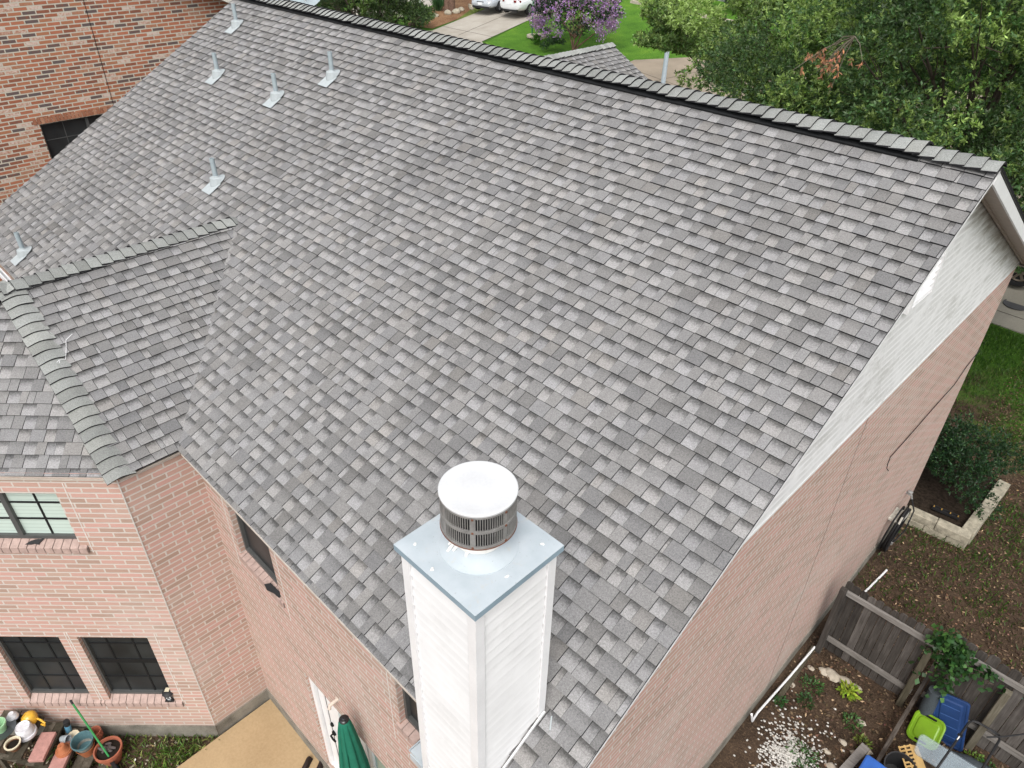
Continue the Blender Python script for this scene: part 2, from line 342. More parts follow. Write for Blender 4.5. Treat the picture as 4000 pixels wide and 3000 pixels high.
# ------------------------------------------------------------------ helpers: shingles
def clip(poly,a,b,c):            # keep a*x+b*y<=c ; poly entries are (x,y,extra...)
    out=[]
    for i in range(len(poly)):
        p,q=poly[i],poly[(i+1)%len(poly)]
        dp,dq=a*p[0]+b*p[1]-c,a*q[0]+b*q[1]-c
        if dp<=0: out.append(p)
        if (dp<0<dq) or (dq<0<dp):
            t=dp/(dp-dq); out.append(tuple(p[k]+(q[k]-p[k])*t for k in range(len(p))))
    return out
def convex_planes(poly):
    pl=[]; n=len(poly); cx=sum(p[0] for p in poly)/n; cy=sum(p[1] for p in poly)/n
    for i in range(n):
        (x0,y0),(x1,y1)=poly[i],poly[(i+1)%n]; a,b=y1-y0,-(x1-x0); c=a*x0+b*y0
        if a*cx+b*cy>c: a,b,c=-a,-b,-c
        pl.append((a,b,c))
    return pl
def shingle_slope(name,O,U,V,poly,parent,exposure=.143,vtop=None,seed=0,thick=1.0,label=None):
    """courses of laminated shingles: a thin base strip whose cells show between thicker random-width tabs"""
    rn=random.Random(seed)
    O,U,V=Vector(O),Vector(U).normalized(),Vector(V).normalized(); N=U.cross(V).normalized()
    planes=convex_planes(poly); umin=min(p[0] for p in poly); umax=max(p[0] for p in poly); vmin=min(p[1] for p in poly); vmax=max(p[1] for p in poly)
    mb=MB()
    # deck below the shingles
    mb.face([O+U*a+V*b-N*.004 for a,b in poly],1)
    mb.face([O+U*a+V*b-N*.016 for a,b in reversed(poly)],1)
    n=len(poly)
    for i in range(n):
        a,b=poly[i],poly[(i+1)%n]
        A,B=O+U*a[0]+V*a[1],O+U*b[0]+V*b[1]; mb.face([A-N*.016,B-N*.016,B-N*.0041,A-N*.0041],1)
    top=vmax if vtop is None else vtop
    K=int(math.ceil((top-vmin)/exposure))
    prof=lambda t:.0035
    for k in range(K+1):
        v1=top-k*exposure; v0=v1-exposure
        if v1<=vmin: break
        u=umin-rn.random()*.3; tooth=rn.random()<.5; last=None
        ph=rn.random()*6.28; wav=lambda uu:.0035*math.sin(uu*1.7+ph)+.002*math.sin(uu*6.1+ph*2)
        while u<umax:
            if tooth: wd=rn.choice([.085,.11,.13,.145,.16,.19])*rn.uniform(.93,1.07); val=rn.choice([.235,.24,.25,.26,.275,.225,.215,.195]); band=0.0 if rn.random()<.5 else .30
            else: wd=rn.choice([.08,.10,.12,.135,.15])*rn.uniform(.93,1.07); val=rn.choice([.305,.32,.33,.345,.29]); band=rn.uniform(.8,1.0)
            if not tooth and rn.random()<.07: wd*=.35
            h0=(.0190 if tooth else .0130)*thick+rn.uniform(-.0008,.0010); h1=.0022
            a0,a1=u,u+wd-(.005 if tooth else .003)
            r_=rn.random(); e=wav(u)
            q=[(a0,v0+e,h0,0.0),(a1,v0+e,h0,0.0),(a1,v1+.012,h1,1.0),(a0,v1+.012,h1,1.0)]
            for p in planes: q=clip(q,*p) if len(q)>2 else []
            if len(q)>2:
                P=[O+U*x+V*y+N*h for x,y,h,_ in q]
                mb.face(P,0,None,[(val,band,t,1) for *_,t in q],r_)
                m=len(q)
                for i in range(m):
                    x,y,h,t=q[i]; x2,y2,h2,t2=q[(i+1)%m]
                    if t>.93 and t2>.93: continue
                    A,B=O+U*x+V*y,O+U*x2+V*y2
                    mb.face([A-N*.002,B-N*.002,B+N*(h2-.0002),A+N*(h-.0002)],1)
            u+=wd; tooth=not tooth if rn.random()<.86 else tooth
    o=mb.build(name,[M_SH,M_BUTT],parent)
    if label: o['label']=label
    return o
def cap_run(name,P0,P1,sl,sr,parent,exposure=.133,half=.15,lift=.0,seed=1,rad=.05,L=None,mat=None):
    """bent cap shingles laid from P0 to P1; butts face P0. sl/sr: drop per metre to the left and right"""
    rn=random.Random(seed); P0,P1=Vector(P0),Vector(P1); D=(P1-P0); Ln=D.length; D.normalize()
    side=Vector((D.y,-D.x,0)).normalized(); upv=side.cross(D); upv=upv if upv.z>0 else -upv
    mb=MB(); n=int(Ln/exposure)+1; ss=[-1,-.72,-.42,-.18,0,.18,.42,.72,1]
    for i in range(n):
        t0=i*exposure+rn.uniform(-.006,.006); t1=min(t0+exposure*1.12,Ln+.02); hw=half*rn.uniform(.95,1.05)
        hb=.027+rn.uniform(-.003,.004); ht=.004; val=rn.choice([.27,.29,.31,.33,.35,.25]); tw=rn.uniform(-.006,.006)
        def pt(s_,t,h):
            x=s_*hw; k=sr if x>0 else sl
            dz=-k*(math.sqrt(x*x+rad*rad)-rad)
            return P0+D*t+side*x+upv*(h+lift)+Vector((0,0,dz+tw*s_))
        r_=rn.random()
        for j in range(len(ss)-1):
            a,b=ss[j],ss[j+1]
            q=[pt(a,t0,hb),pt(b,t0,hb),pt(b,t1,ht),pt(a,t1,ht)]
            nrm=(q[1]-q[0]).cross(q[3]-q[0])
            if nrm.z<0: q=[q[0],q[3],q[2],q[1]]
            mb.face(q,0,None,[(val,0,.5,1)]*4,r_,True)
            mb.face([pt(a,t0,hb-.021),pt(b,t0,hb-.021),pt(b,t0,hb-.0005),pt(a,t0,hb-.0005)],1)
        for e in (-1,1):
            mb.face([pt(e,t0,hb-.021),pt(e,t1,ht-.008),pt(e,t1,ht-.0004),pt(e,t0,hb-.0005)],1)
    return mb.build(name,[mat or M_CAP,M_BUTT],parent)
# ------------------------------------------------------------------ helpers: walls, windows
def wall(mb,O,U,N,ulo,uhi,zlo,zhi,holes=(),depth=.11,mi=0):
    O,U,N=Vector(O),Vector(U).normalized(),Vector(N).normalized(); Z=Vector((0,0,1))
    us=sorted({ulo,uhi,*[h[0] for h in holes],*[h[1] for h in holes]}); zs=sorted({zlo,zhi,*[h[2] for h in holes],*[h[3] for h in holes]})
    us=[u for u in us if ulo<=u<=uhi]; zs=[z for z in zs if zlo<=z<=zhi]
    P=lambda u,z,d=0:O+U*u+Vector((0,0,z))-N*d
    flip=U.cross(Z).dot(N)<0
    def quad(p,uv): mb.face(p[::-1] if flip else p,mi,(uv[::-1] if flip else uv))
    for i in range(len(us)-1):
        for j in range(len(zs)-1):
            a,b,c,d=us[i],us[i+1],zs[j],zs[j+1]; cu,cz=(a+b)/2,(c+d)/2
            if any(h[0]<cu<h[1] and h[2]<cz<h[3] for h in holes): continue
            quad([P(a,c),P(b,c),P(b,d),P(a,d)],[(a,c),(b,c),(b,d),(a,d)])
    for a,b,c,d in holes:
        for (u0,z0),(u1,z1) in (((a,d),(a,c)),((b,c),(b,d)),((b,d),(a,d)),((a,c),(b,c))):
            if u0==u1: uv=[(0,z0),(0,z1),(depth,z1),(depth,z0)]
            else: uv=[(u0,0),(u1,0),(u1,depth),(u0,depth)]
            mb.face([P(u0,z0),P(u1,z1),P(u1,z1,depth),P(u0,z0,depth)],mi,uv)
def window(parent,O,U,N,u0,u1,z0,z1,inset,pane_mat,cols,rows,fw_=.035,mun=.022,munmat=None,split=None,bands=(),frame_mat=None,munproud=.004):
    O,U,N=Vector(O),Vector(U).normalized(),Vector(N).normalized(); Z=Vector((0,0,1)); B=O-N*inset
    fm=MB(); pos=lambda u,z,d:B+U*u+Z*z+N*d
    c=lambda a,b,za,zb,d,t:fm.box(pos((a+b)/2,(za+zb)/2,d),(b-a,t,zb-za),U,N,Z)
    c(u0,u0+fw_,z0,z1,.008,.05); c(u1-fw_,u1,z0,z1,.008,.05); c(u0+fw_,u1-fw_,z1-fw_,z1,.007,.048); c(u0+fw_,u1-fw_,z0,z0+fw_*1.3,.009,.052)
    if split is not None: c(split-.028,split+.028,z0+fw_*1.3,z1-fw_,.010,.05)
    w_=fm.build('window',frame_mat or M_FRAME,parent)
    pm=MB(); pm.box(pos((u0+u1)/2,(z0+z1)/2,-.012),(u1-u0-.02,.01,z1-z0-.02),U,N,Z); pm.build('pane',pane_mat,w_)
    mm=MB()
    for cu in cols: mm.box(pos(cu,(z0+z1)/2,-.004),(mun,.012,z1-z0-2*fw_),U,N,Z)
    segs=[(u0+fw_,u1-fw_)] if split is None else [(u0+fw_,split-.028),(split+.028,u1-fw_)]
    for cz in rows:
        for a,b in segs: mm.box(pos((a+b)/2,cz,-.003),(b-a,.013,mun),U,N,Z)
    for cz,hh in bands: mm.box(pos((u0+u1)/2,cz,-.002),(u1-u0-2*fw_,.014,hh),U,N,Z)
    if cols or rows: mm.build('muntin',munmat or M_MUNT,w_)
    return w_
def sill_bricks(parent,O,U,N,u0,u1,ztop,zfront,inset,proud,drop=.085,bw=.098):
    """rowlock brick sill: sloping bricks with dark joints"""
    O,U,N=Vector(O),Vector(U).normalized(),Vector(N).normalized(); mb=MB(); u=u0; Z=Vector((0,0,1))
    while u<u1-.01:
        b=min(u+bw,u1); j=random.uniform(-.004,.004); zf=zfront+j
        p=lambda uu,d,z:O+U*uu+N*d+Z*z
        a,c=u+.005,b-.005
        top=[p(a,-inset,ztop),p(a,proud,zf),p(c,proud,zf),p(c,-inset,ztop)]; r_=random.random()
        q=[p(a,-inset,ztop-drop),p(a,proud,zf-drop),p(c,proud,zf-drop),p(c,-inset,ztop-drop)]
        mb.idx(top+q,[(0,1,2,3),(1,5,6,2),(0,4,5,1),(3,2,6,7),(4,7,6,5)],0,r_,False)
        u=b
    pj=lambda uu,d,z:O+U*uu+N*d+Z*z
    o_=.007
    mb.idx([pj(u0,-inset,ztop-o_),pj(u0,proud-o_,zfront-o_),pj(u1,proud-o_,zfront-o_),pj(u1,-inset,ztop-o_),pj(u0,-inset,ztop-drop-.002),pj(u0,proud-o_,zfront-drop-.002),pj(u1,proud-o_,zfront-drop-.002),pj(u1,-inset,ztop-drop-.002)],[(0,1,2,3),(1,5,6,2),(4,7,6,5),(0,4,5,1),(3,2,6,7)],1,.5,False)
    return mb.build('sill',[M_PINKP,M_JOINTB],parent)
M_JOINTB=plain('sill_joint',(.20,.16,.14),.95,.1)

# ================================================================== THE HOUSE
TH=R(29.316); CT,ST,TT=math.cos(TH),math.sin(TH),math.tan(TH)
L=6.6563; YE,ZE=-CT*L,-ST*L        # eave line
TF=.487; GF=math.sqrt(1+TF*TF); CF,SF=1/GF,TF/GF; LF=5.84*GF; ZEF=-5.84*TF   # the far slope is a little flatter
XL,XR=-13.66,0.0
YW=-5.626; XW=-0.27; YF=5.449; ZG=-8.4; ZFND=-8.13
XB,YB=-5.596,-6.466                # bay corner
house=thing('brick_house','pink brick house with the large grey shingle roof filling the photo','house',(-6.8,0,ZG))
# slopes: origin at eave, u along, v up
shingle_slope('roof_slope',(XL,YE,ZE),(1,0,0),(0,CT,ST),[(0,0),(XR-XL,0),(XR-XL,L),(0,L)],house,seed=3,vtop=L-.02)
shingle_slope('roof_slope',(XR,5.84,ZEF),(-1,0,0),(0,-CF,SF),[(0,0),(XR-XL,0),(XR-XL,LF-.004),(0,LF-.004)],house,seed=4,exposure=.143)
# bay wing: ridge along Y, side slope, canted slope
ZR=-1.955; XRB=-8.02; APY=-6.36; VALT=(-8.03,-3.45); EC=(-5.53,-6.43); VALB=(-5.58,-5.80)
BEZ=-3.262
sl_b=(ZR-BEZ)/(EC[0]-XRB)
def plane_slope(name,A,B,pts,seed,**k):
    """A->B runs along the eave (left to right seen from outside); pts are 3D corners on the slope"""
    A,B=Vector(A),Vector(B); U=(B-A).normalized(); n=None
    far=max(pts,key=lambda p:p[2]); Vv=Vector(far)-A; Vv=(Vv-U*Vv.dot(U)).normalized()
    poly=[((Vector(p)-A).dot(U),(Vector(p)-A).dot(Vv)) for p in pts]
    return shingle_slope(name,A,U,Vv,poly,house,seed=seed,**k)
side_pts=[(EC[0],EC[1],BEZ),(VALB[0]+.10,VALB[1]+.0,BEZ),(VALT[0],VALT[1]+.02,ZR),(XRB,APY,ZR)]
plane_slope('bay_roof_slope',(EC[0],EC[1],BEZ),(EC[0],0,BEZ),[(EC[0],EC[1],BEZ),(EC[0],-5.80,BEZ),(XRB,VALT[1]+.02,ZR),(XRB,APY,ZR)],11)
d45=Vector((-1,-1,0))/math.sqrt(2); n45=Vector((1,-1,0))/math.sqrt(2)
E0=Vector((EC[0],EC[1],BEZ)); E1=E0+d45*3.2
plane_slope('bay_roof_slope',tuple(E1),tuple(E0),[tuple(E1),tuple(E0),(XRB,APY,ZR)],12)
# far half of the bay roof
WX=2*XRB-EC[0]
plane_slope('bay_roof_slope',(WX,-5.8,BEZ),(WX,E1.y,BEZ),[(WX,E1.y,BEZ),(XRB,APY,ZR),(XRB,VALT[1],ZR),(WX,-5.8,BEZ)],13)
plane_slope('bay_roof_slope',(WX,E1.y,BEZ),tuple(E1),[(WX,E1.y,BEZ),tuple(E1),(XRB,APY,ZR)],14)
# ridge vent and caps
VX=-.655
rv=MB()
for s_ in (-1,1):
    c0=Vector(((XL+VX)/2,s_*.118,-.118*TT+.022)); rv.box(c0,(VX-XL,.10,.022),(1,0,0),(0,CT,-ST*s_),(0,ST*s_,CT))
rv.build('ridge_vent',M_VENT,house)
cap_run('ridge_cap',(VX,0,.054),(XL,0,.054),TT,TT,house,.1345,.17,.0,21,.075)
cap_run('ridge_cap',(XR+.012,0,.026),(VX-.05,0,.030),TT,TT,house,.1345,.16,.0,22,.06)
cap_run('hip_cap',(XRB+.0,APY-.10,ZR+.016),(VALT[0]-.03,VALT[1]-.06,ZR+.016),sl_b,sl_b,house,.138,.15,0,23,.05)
hipd=(Vector((XRB,APY,ZR))-E0).normalized()
cap_run('hip_cap',tuple(E0-hipd*.02+Vector((0,0,.012))),(XRB,APY,ZR+.022),.30,.30,house,.138,.145,0,24,.07)
cap_run('hip_cap',tuple(E1+Vector((0,0,.012))),(XRB,APY,ZR+.022),.30,.30,house,.138,.145,0,25,.07)
# woven valley strip: irregular cut shingles
vm=MB(); a_=Vector((VALB[0]-.03,VALB[1]+.02,BEZ+.022)); b_=Vector((VALT[0],VALT[1],ZR+.02)); rn=random.Random(5)
K=26
for i in range(K):
    t0=i/K; t1=(i+1.15)/K; p,q=a_.lerp(b_,t0),a_.lerp(b_,min(t1,1.0)); wl,wr=rn.uniform(.02,.075),rn.uniform(.02,.075)
    zl=Vector((-1*0,0,0))
    Lf=Vector((-.75,-.0,.42)); Rt=Vector((0.0,.85,.48))       # up each slope
    val=rn.choice([.24,.27,.3,.21,.33]); h=Vector((0,0,.004*(i%3)))
    vm.face([p+Lf*.0+h,p+Rt*wr+h,q+Rt*rn.uniform(.02,.075)+h,q+h],0,None,[(val,0,.5,1)]*4,rn.random())
    vm.face([p+h,q+h,q+Lf*rn.uniform(.01,.05)+h,p+Lf*wl*.6+h],0,None,[(val*.95,0,.5,1)]*4,rn.random())
vm.build('valley_strip',[M_SH,M_BUTT],house)

# front wing roof seen over the ridge
GZ,GX,GY=-1.6,-11.3,8.9; GT=.5163; gw=2.6; gl=math.sqrt(1+GT*GT); GV=Vector((-1,0,GT)).normalized()
shingle_slope('roof_slope',(GX+gw,GY-7.2,GZ-gw*GT),(0,1,0),(-1,0,GT),[(0,0),(7.2,0),(7.2,gw*gl),(0,gw*gl)],house,seed=31)
shingle_slope('roof_slope',(GX-gw,GY,GZ-gw*GT),(0,-1,0),(1,0,GT),[(0,0),(7.2,0),(7.2,gw*gl),(0,gw*gl)],house,seed=32)
cap_run('ridge_cap',(GX,GY+.01,GZ+.014),(GX,2.9,GZ+.014),GT,GT,house,.1345,.15,0,33,.03)
# walls
wm=MB()
holes_r=[(-5.03,-4.10,-4.76,-3.45),(-3.97,-2.15,ZFND+.02,-5.93),(-1.93,-1.02,-4.62,-3.45)]
wall(wm,(0,YW,0),(1,0,0),(0,-1,0),XB,XW,ZFND,ZE+.10,holes_r)
wall(wm,(0,YW,0),(1,0,0),(0,-1,0),XL+.3,-10.44,ZFND,ZE+.10)
wall(wm,(XB,0,0),(0,1,0),(1,0,0),YB,YW,ZFND,BEZ+.03)
OB=Vector((XB,YB,0))
holes_b=[(.72,2.06,-4.42,-3.53),(.42,1.32,-7.57,-6.07),(1.555,2.43,-7.57,-6.07)]
wall(wm,OB,d45,n45,0,3.25,ZFND,BEZ+.03,holes_b)
E2=OB+d45*3.25
wall(wm,(0,E2.y,0),(1,0,0),(0,-1,0),2*XRB-XB,E2.x,ZFND,BEZ+.03)
wall(wm,(2*XRB-XB,0,0),(0,1,0),(-1,0,0),E2.y,YW,ZFND,BEZ+.03)
# gable wall, brick part, both gables
ztr=-2.83
def gable_brick(x):
    yb=ztr/-TT
    pts=[(YW,ZFND),(YF,ZFND),(YF,ztr),(-yb+.05,ztr),(YW,-TT*-YW-.06)]
    P=[(x,y,z) for y,z in pts]
    wm.face(P if x>-5 else P[::-1],0,pts if x>-5 else pts[::-1])
gable_brick(XW); gable_brick(XL+.3)
wall(wm,(0,YF,0),(1,0,0),(0,1,0),XL+.3,XW,ZFND,-TF*YF-.06)
# front wing walls
wall(wm,(GX+gw-.25,0,0),(0,1,0),(1,0,0),YF,GY-.25,ZFND,GZ-gw*GT)
wall(wm,(GX-gw+.25,0,0),(0,1,0),(-1,0,0),YF,GY-.25,ZFND,GZ-gw*GT)
wm.face([(GX-gw+.25,GY-.25,ZFND),(GX-gw+.25,GY-.25,GZ-gw*GT),(GX,GY-.25,GZ-.06),(GX+gw-.25,GY-.25,GZ-gw*GT),(GX+gw-.25,GY-.25,ZFND)],0,[(-2,-8),(-2,-3),(0,-1.6),(2,-3),(2,-8)])
for u_ in (.60,.31,1.42,1.455,2.54):
    z0_,z1_=(-4.46,-3.38) if u_==.60 else (-7.66,-5.98)
    wm.box(OB+d45*u_+n45*.001+Vector((0,0,(z0_+z1_)/2)),(.011,.004,z1_-z0_),tuple(d45),tuple(n45),(0,0,1),1)
wm.box((XB+.001,YB-.001,(ZFND+BEZ)/2),(.013,.013,BEZ-ZFND-.06),mi=1)
for u_ in (-5.15,-3.98,-2.05): wm.box((u_,YW-.001,-4.15),(.011,.004,1.6),mi=1)
wm.build('wall',[M_PINK,plain('pale_mortar',(.57,.54,.50),.9,.1,var=.12,scale=20)],house)
# foundation
fm=MB()
fm.box(((XB+XW)/2,YW+.5,(ZFND+ZG)/2-.1),(XW-XB+.02,1.03,ZFND-ZG+.2))
fm.box((XW-.5,(YW+YF)/2,(ZFND+ZG)/2-.1),(1.03,YF-YW+.04,ZFND-ZG+.197))
c_=OB+d45*1.62-n45*.5; fm.box((c_.x,c_.y,(ZFND+ZG)/2-.1),(3.27,1.04,ZFND-ZG+.2),tuple(d45),tuple(n45))
fm.box((XB-.5,(YB+YW)/2,(ZFND+ZG)/2-.1),(1.03,YW-YB+.03,ZFND-ZG+.194))
fm.box((-7,YF-.5,(ZFND+ZG)/2-.1),(13,1.03,ZFND-ZG+.19)); fm.box((XL+.8,0,(ZFND+ZG)/2-.1),(1.03,11,ZFND-ZG+.19))
fm.box((GX,7.2,(ZFND+ZG)/2-.1),(2*gw-.47,3,ZFND-ZG+.186))
fm.build('foundation',M_CONC,house)
# gable siding
for x,dirx in ((XW,1),(XL+.3,-1)):
    gm=MB(); z=ztr+.03; bh=.102
    while z<-.05:
        z1=min(z+bh,-.02); ya,yb=-(z+.03)/TT,max(.001,-(z1+.03)/TT); fa,fb_=min(YF,-(z+.03)/TF),min(YF,max(.001,-(z1+.03)/TF))
        if ya<.02: break
        A=[(x+dirx*.017,-ya,z),(x+dirx*.017,fa,z),(x+dirx*.007,fb_,z1),(x+dirx*.007,-yb,z1)]
        uvq=[(0,0),(1,0),(1,1),(0,1)]; gm.face(A if dirx>0 else A[::-1],0,uvq if dirx>0 else uvq[::-1],None,random.random())
        gm.face([(x+dirx*.005,-ya,z),(x+dirx*.005,fa,z),(x+dirx*.017,fa,z),(x+dirx*.017,-ya,z)],0)
        z=z1
    gm.build('gable_siding',M_SIDG,house)
tm=MB()
yb=-(ztr)/TT
tm.box((XW+.014,(YF-yb)/2+.03,ztr+.005),(.014,YF+yb-.06,.034)); tm.build('siding_trim',M_SIDG,house)
# expansion joint on the gable wall and fine cracks
ej=MB(); zz=-2.9; pj=None; rn=random.Random(9)
while zz>ZFND:
    z2=zz-rn.uniform(.12,.25); y0=-.13+.085*((-zz-2.9)/5.2)+rn.uniform(-.006,.006)
    if pj: ej.bar((XW+.0015,pj[0],pj[1]),(XW+.0015,y0,zz),.009,.004,(1,0,0))
    pj=(y0,zz); zz=z2
ej.build('expansion_joint',M_JOINTB,house)
# gable vent louver
gv=MB(); vy0,vy1,vz0,vz1=-.42,.22,-1.43,-.58
for a,b,c,d in ((vy0,vy0+.05,vz0,vz1),(vy1-.05,vy1,vz0,vz1),(vy0+.05,vy1-.05,vz1-.05,vz1),(vy0+.05,vy1-.05,vz0,vz0+.05)): gv.box((XW+.035,(a+b)/2,(c+d)/2),(.07,b-a,d-c))
z=vz0+.09
while z<vz1-.06: gv.box((XW+.03,(vy0+vy1)/2,z),(.06,vy1-vy0-.1,.012),(.8,0,-.6),(0,1,0),(.6,0,.8)); z+=.075
g_=gv.build('gable_vent',M_WHITED,house)
# soffit, rake and fascia of both rakes at the right gable, eave fascia
def one(name,mat,*a):
    b_=MB(); b_.box(*a); return b_.build(name,mat,house)
for s_ in (-1,1):
    c1,s1,ln,sd0=(CT,ST,L,.165) if s_<0 else (CF,SF,LF,.118)
    vdir=Vector((0,s_*c1,-s1)); nn=Vector((0,s_*s1,c1)); mid=vdir*(ln/2); ax3=((1,0,0),tuple(vdir),tuple(nn))
    for x,hx in ((-.135,.262),(XL+.15,.30)): one('soffit',M_SOFFIT,Vector((x,0,0))+mid-nn*(.060 if s_<0 else sd0),(hx,ln-.1,.012),*ax3)
    for x in (-.012,XL+.012):
        one('fascia',M_WHITE,Vector((x,0,0))+mid-nn*(.036 if s_<0 else .100),(.024,ln-.02,.030 if s_<0 else .115),*ax3)
        if s_>0: one('drip_edge',M_FASCB,Vector((x+(.004 if x>-1 else -.004),0,0))+mid-nn*.030,(.026,ln-.01,.010),*ax3)
    one('soffit_trim',M_SOFFIT,Vector((XW+.045,0,0))+vdir*(ln/2)-nn*((.060 if s_<0 else sd0)+.016),(.03,ln-.4,.022),*ax3)
    ze_,ye_=(ZE,-YE) if s_<0 else (ZEF,5.84)
    one('soffit',M_SOFFIT,((XL+XR)/2,s_*(ye_-.10),ze_-.10),(XR-XL-.06,.16,.012)); one('fascia',M_WHITE,((XL+XR)/2,s_*(ye_-.04),ze_-.072),(XR-XL-.05,.02,.055))
e0=OB+d45*1.62; one('soffit',M_SOFFIT,(e0.x,e0.y,BEZ-.052),(3.2,.04,.02),tuple(d45),tuple(n45)); one('soffit',M_SOFFIT,(XB+.022,(YB+YW)/2,BEZ-.052),(.04,.8,.02))
# gable rake of the front wing
fr=MB(); fr.box(Vector((GX,GY-.02,GZ))+Vector((gw*.5,0,-gw*.5*GT-.10)),(gw*gl,.03,.14),(1/gl,0,-GT/gl),(0,1,0),(GT/gl,0,1/gl)); fr.build('fascia',M_WHITE,house)
# far-left eave gutter
gu=MB(); gu.box((-12.2,YE-.05,ZE-.05),(2.8,.012,.09)); gu.box((-12.2,YE-.105,ZE-.06),(2.8,.012,.11)); gu.box((-12.2,YE-.077,ZE-.098),(2.8,.06,.010)); gu.build('gutter',M_WHITE,house)
# windows of the rear wall
OR=(0,YW,0); UX=(1,0,0); NY=(0,-1,0)
w1=window(house,OR,UX,NY,-5.03,-4.10,-4.66,-3.45,.10,M_SCREEN,[],[]); sill_bricks(w1,OR,UX,NY,-5.08,-4.05,-4.665,-4.70,.09,.02)
w2=window(house,OR,UX,NY,-1.93,-1.02,-4.52,-3.45,.10,M_SCREEN,[],[]); sill_bricks(w2,OR,UX,NY,-1.98,-.97,-4.525,-4.56,.09,.02)
# bay windows
w3=window(house,OB,d45,n45,.72,2.06,-4.30,-3.53,.09,M_BLIND,[1.045,1.72],[-3.755,-4.01],.035,.022,split=1.385); sill_bricks(w3,OB,d45,n45,.63,2.15,-4.305,-4.36,.085,.04)
rowz=[-6.30,-6.98]
w4=window(house,OB,d45,n45,.42,1.32,-7.43,-6.07,.09,M_SCREEN,[.70,1.04],[-6.32,-7.06],.03,.022,bands=[(-6.70,.085)])
w5=window(house,OB,d45,n45,1.555,2.43,-7.43,-6.07,.09,M_SCREEN,[1.83,2.16],[-6.32,-7.06],.03,.022,bands=[(-6.70,.085)])
sill_bricks(w4,OB,d45,n45,.31,1.44,-7.43,-7.52,.085,.035); sill_bricks(w5,OB,d45,n45,1.445,2.52,-7.43,-7.52,.085,.035)
# patio door
dm=MB(); yb_=YW+.10
for a,b in ((-3.97,-3.90),(-2.22,-2.15)): dm.box(((a+b)/2,yb_-.03,(ZFND-5.93)/2+.01),(b-a,.07,-5.93-ZFND-.03))
dm.box((-3.06,yb_-.03,-5.97),(1.68,.07,.07)); dm.box((-3.06,yb_-.01,ZFND+.045),(1.68,.09,.05))
for a,b in ((-3.88,-3.735),(-3.70,-3.44),(-2.98,-2.86),(-2.84,-2.76),(-2.36,-2.24)): dm.box(((a+b)/2,yb_,-7.02),(b-a,.045,2.03))
for a,b in ((-3.44,-2.98),(-2.76,-2.36)):
    for z0,z1 in ((-8.03,-7.80),(-6.14,-6.005)): dm.box(((a+b)/2,yb_,(z0+z1)/2),(b-a,.044,z1-z0))
dr=dm.build('door',M_WHITE,house)
gp=MB()
for a,b in ((-3.44,-2.98),(-2.76,-2.36)): gp.box(((a+b)/2,yb_+.01,-6.97),(b-a,.012,1.66))
gp.build('pane',M_TEAL,dr)
dk=MB(); dk.box((-3.7175,yb_+.004,-7.0),(.03,.04,1.98)); dk.build('door_gap',M_BLACK,dr)
hd=MB()
hd.lathe((-3.66,yb_-.025,-6.80),[(.03,0),(.03,.02),(.015,.03)],14,(0,-1,0)); hd.build('deadbolt',M_BLACK,dr); hd=MB(); hd.lathe((-3.66,yb_-.025,-7.0),[(.036,0),(.036,.02),(.018,.03)],14,(0,-1,0))
hd.tube([(-3.66,yb_-.05,-7.0),(-3.66,yb_-.085,-7.0),(-3.60,yb_-.09,-7.0),(-3.55,yb_-.085,-7.0)],.013); hd.build('handle',M_BLACK,dr)
# weep spout on the wall
sp=MB(); sp.tube([(-3.2,YW+.01,-5.62),(-3.2,YW-.10,-5.63),(-3.2,YW-.115,-5.68)],.022,12); sp.lathe((-3.2,YW,-5.62),[(.036,0),(.036,.012)],16,(0,-1,0)); sp.build('wall_spout',M_TAN,house)
# ---------------- vent pipes
def vent_pipe():
    pm=MB(); pm.tube([(0,0,-.12),(0,0,0.0),(0,0,.28)],.036,14,cap=False); pm.lathe((0,0,.2799),[(.036,0),(.028,0),(.028,-.1)],14,capb=False,capt=False)
    bm=MB(); Vu=Vector((0,CT,ST)); Nn=Vector((0,-ST,CT)); Ux=Vector((1,0,0)); b0=Vector((0,0,-.075))
    bm.box(b0-Vu*.115+Nn*.006,(.25,.235,.006),tuple(Ux),tuple(Vu),tuple(Nn))
    n=20; V_=[]
    for lv,(k,z) in enumerate(((0,0),(.35,.6),(.7,1.0),(1,1.12))):
        for i in range(n):
            a=2*math.pi*i/n
            lo=b0+Ux*math.cos(a)*.104+Vu*(math.sin(a)*.135+.02)+Nn*.008
            hi=Vector((math.cos(a)*.042,math.sin(a)*.042,.012)); mid=Vector((math.cos(a)*.088,math.sin(a)*.088,-.002))
            p=[lo,lo.lerp(mid,.55)+Nn*.004,mid,hi][lv]; V_.append(p)
    bm.idx(V_,[(i*n+k,i*n+(k+1)%n,(i+1)*n+(k+1)%n,(i+1)*n+k) for i in range(3) for k in range(n)])
    bm.lathe((0,0,.004),[(.048,0),(.048,.016),(.037,.02)],18,capb=False,capt=False)
    return pm,bm
VP=[(-12.64,-.69,-.27,1.32),(-11.65,-1.69,-.83,1.0),(-9.69,-1.70,-.84,1.0),(-8.98,-1.09,-.50,.9),(-9.08,-3.21,-1.69,1.15),(-11.59,-5.49,-2.97,1.6)]
pm,bm=vent_pipe(); first=None
for x,y,z,k in VP:
    if first is None:
        p0=pm.build('vent_pipe',M_PIPE,house); b0=bm.build('flashing',M_BOOT,p0); first=(p0,b0); o,b=p0,b0
    else:
        o=first[0].copy(); COL.objects.link(o); o.parent=house; o.matrix_parent_inverse=first[0].matrix_parent_inverse.copy(); b=first[1].copy(); COL.objects.link(b); b.parent=o
    o.location=(x,y,y*TT+.103)
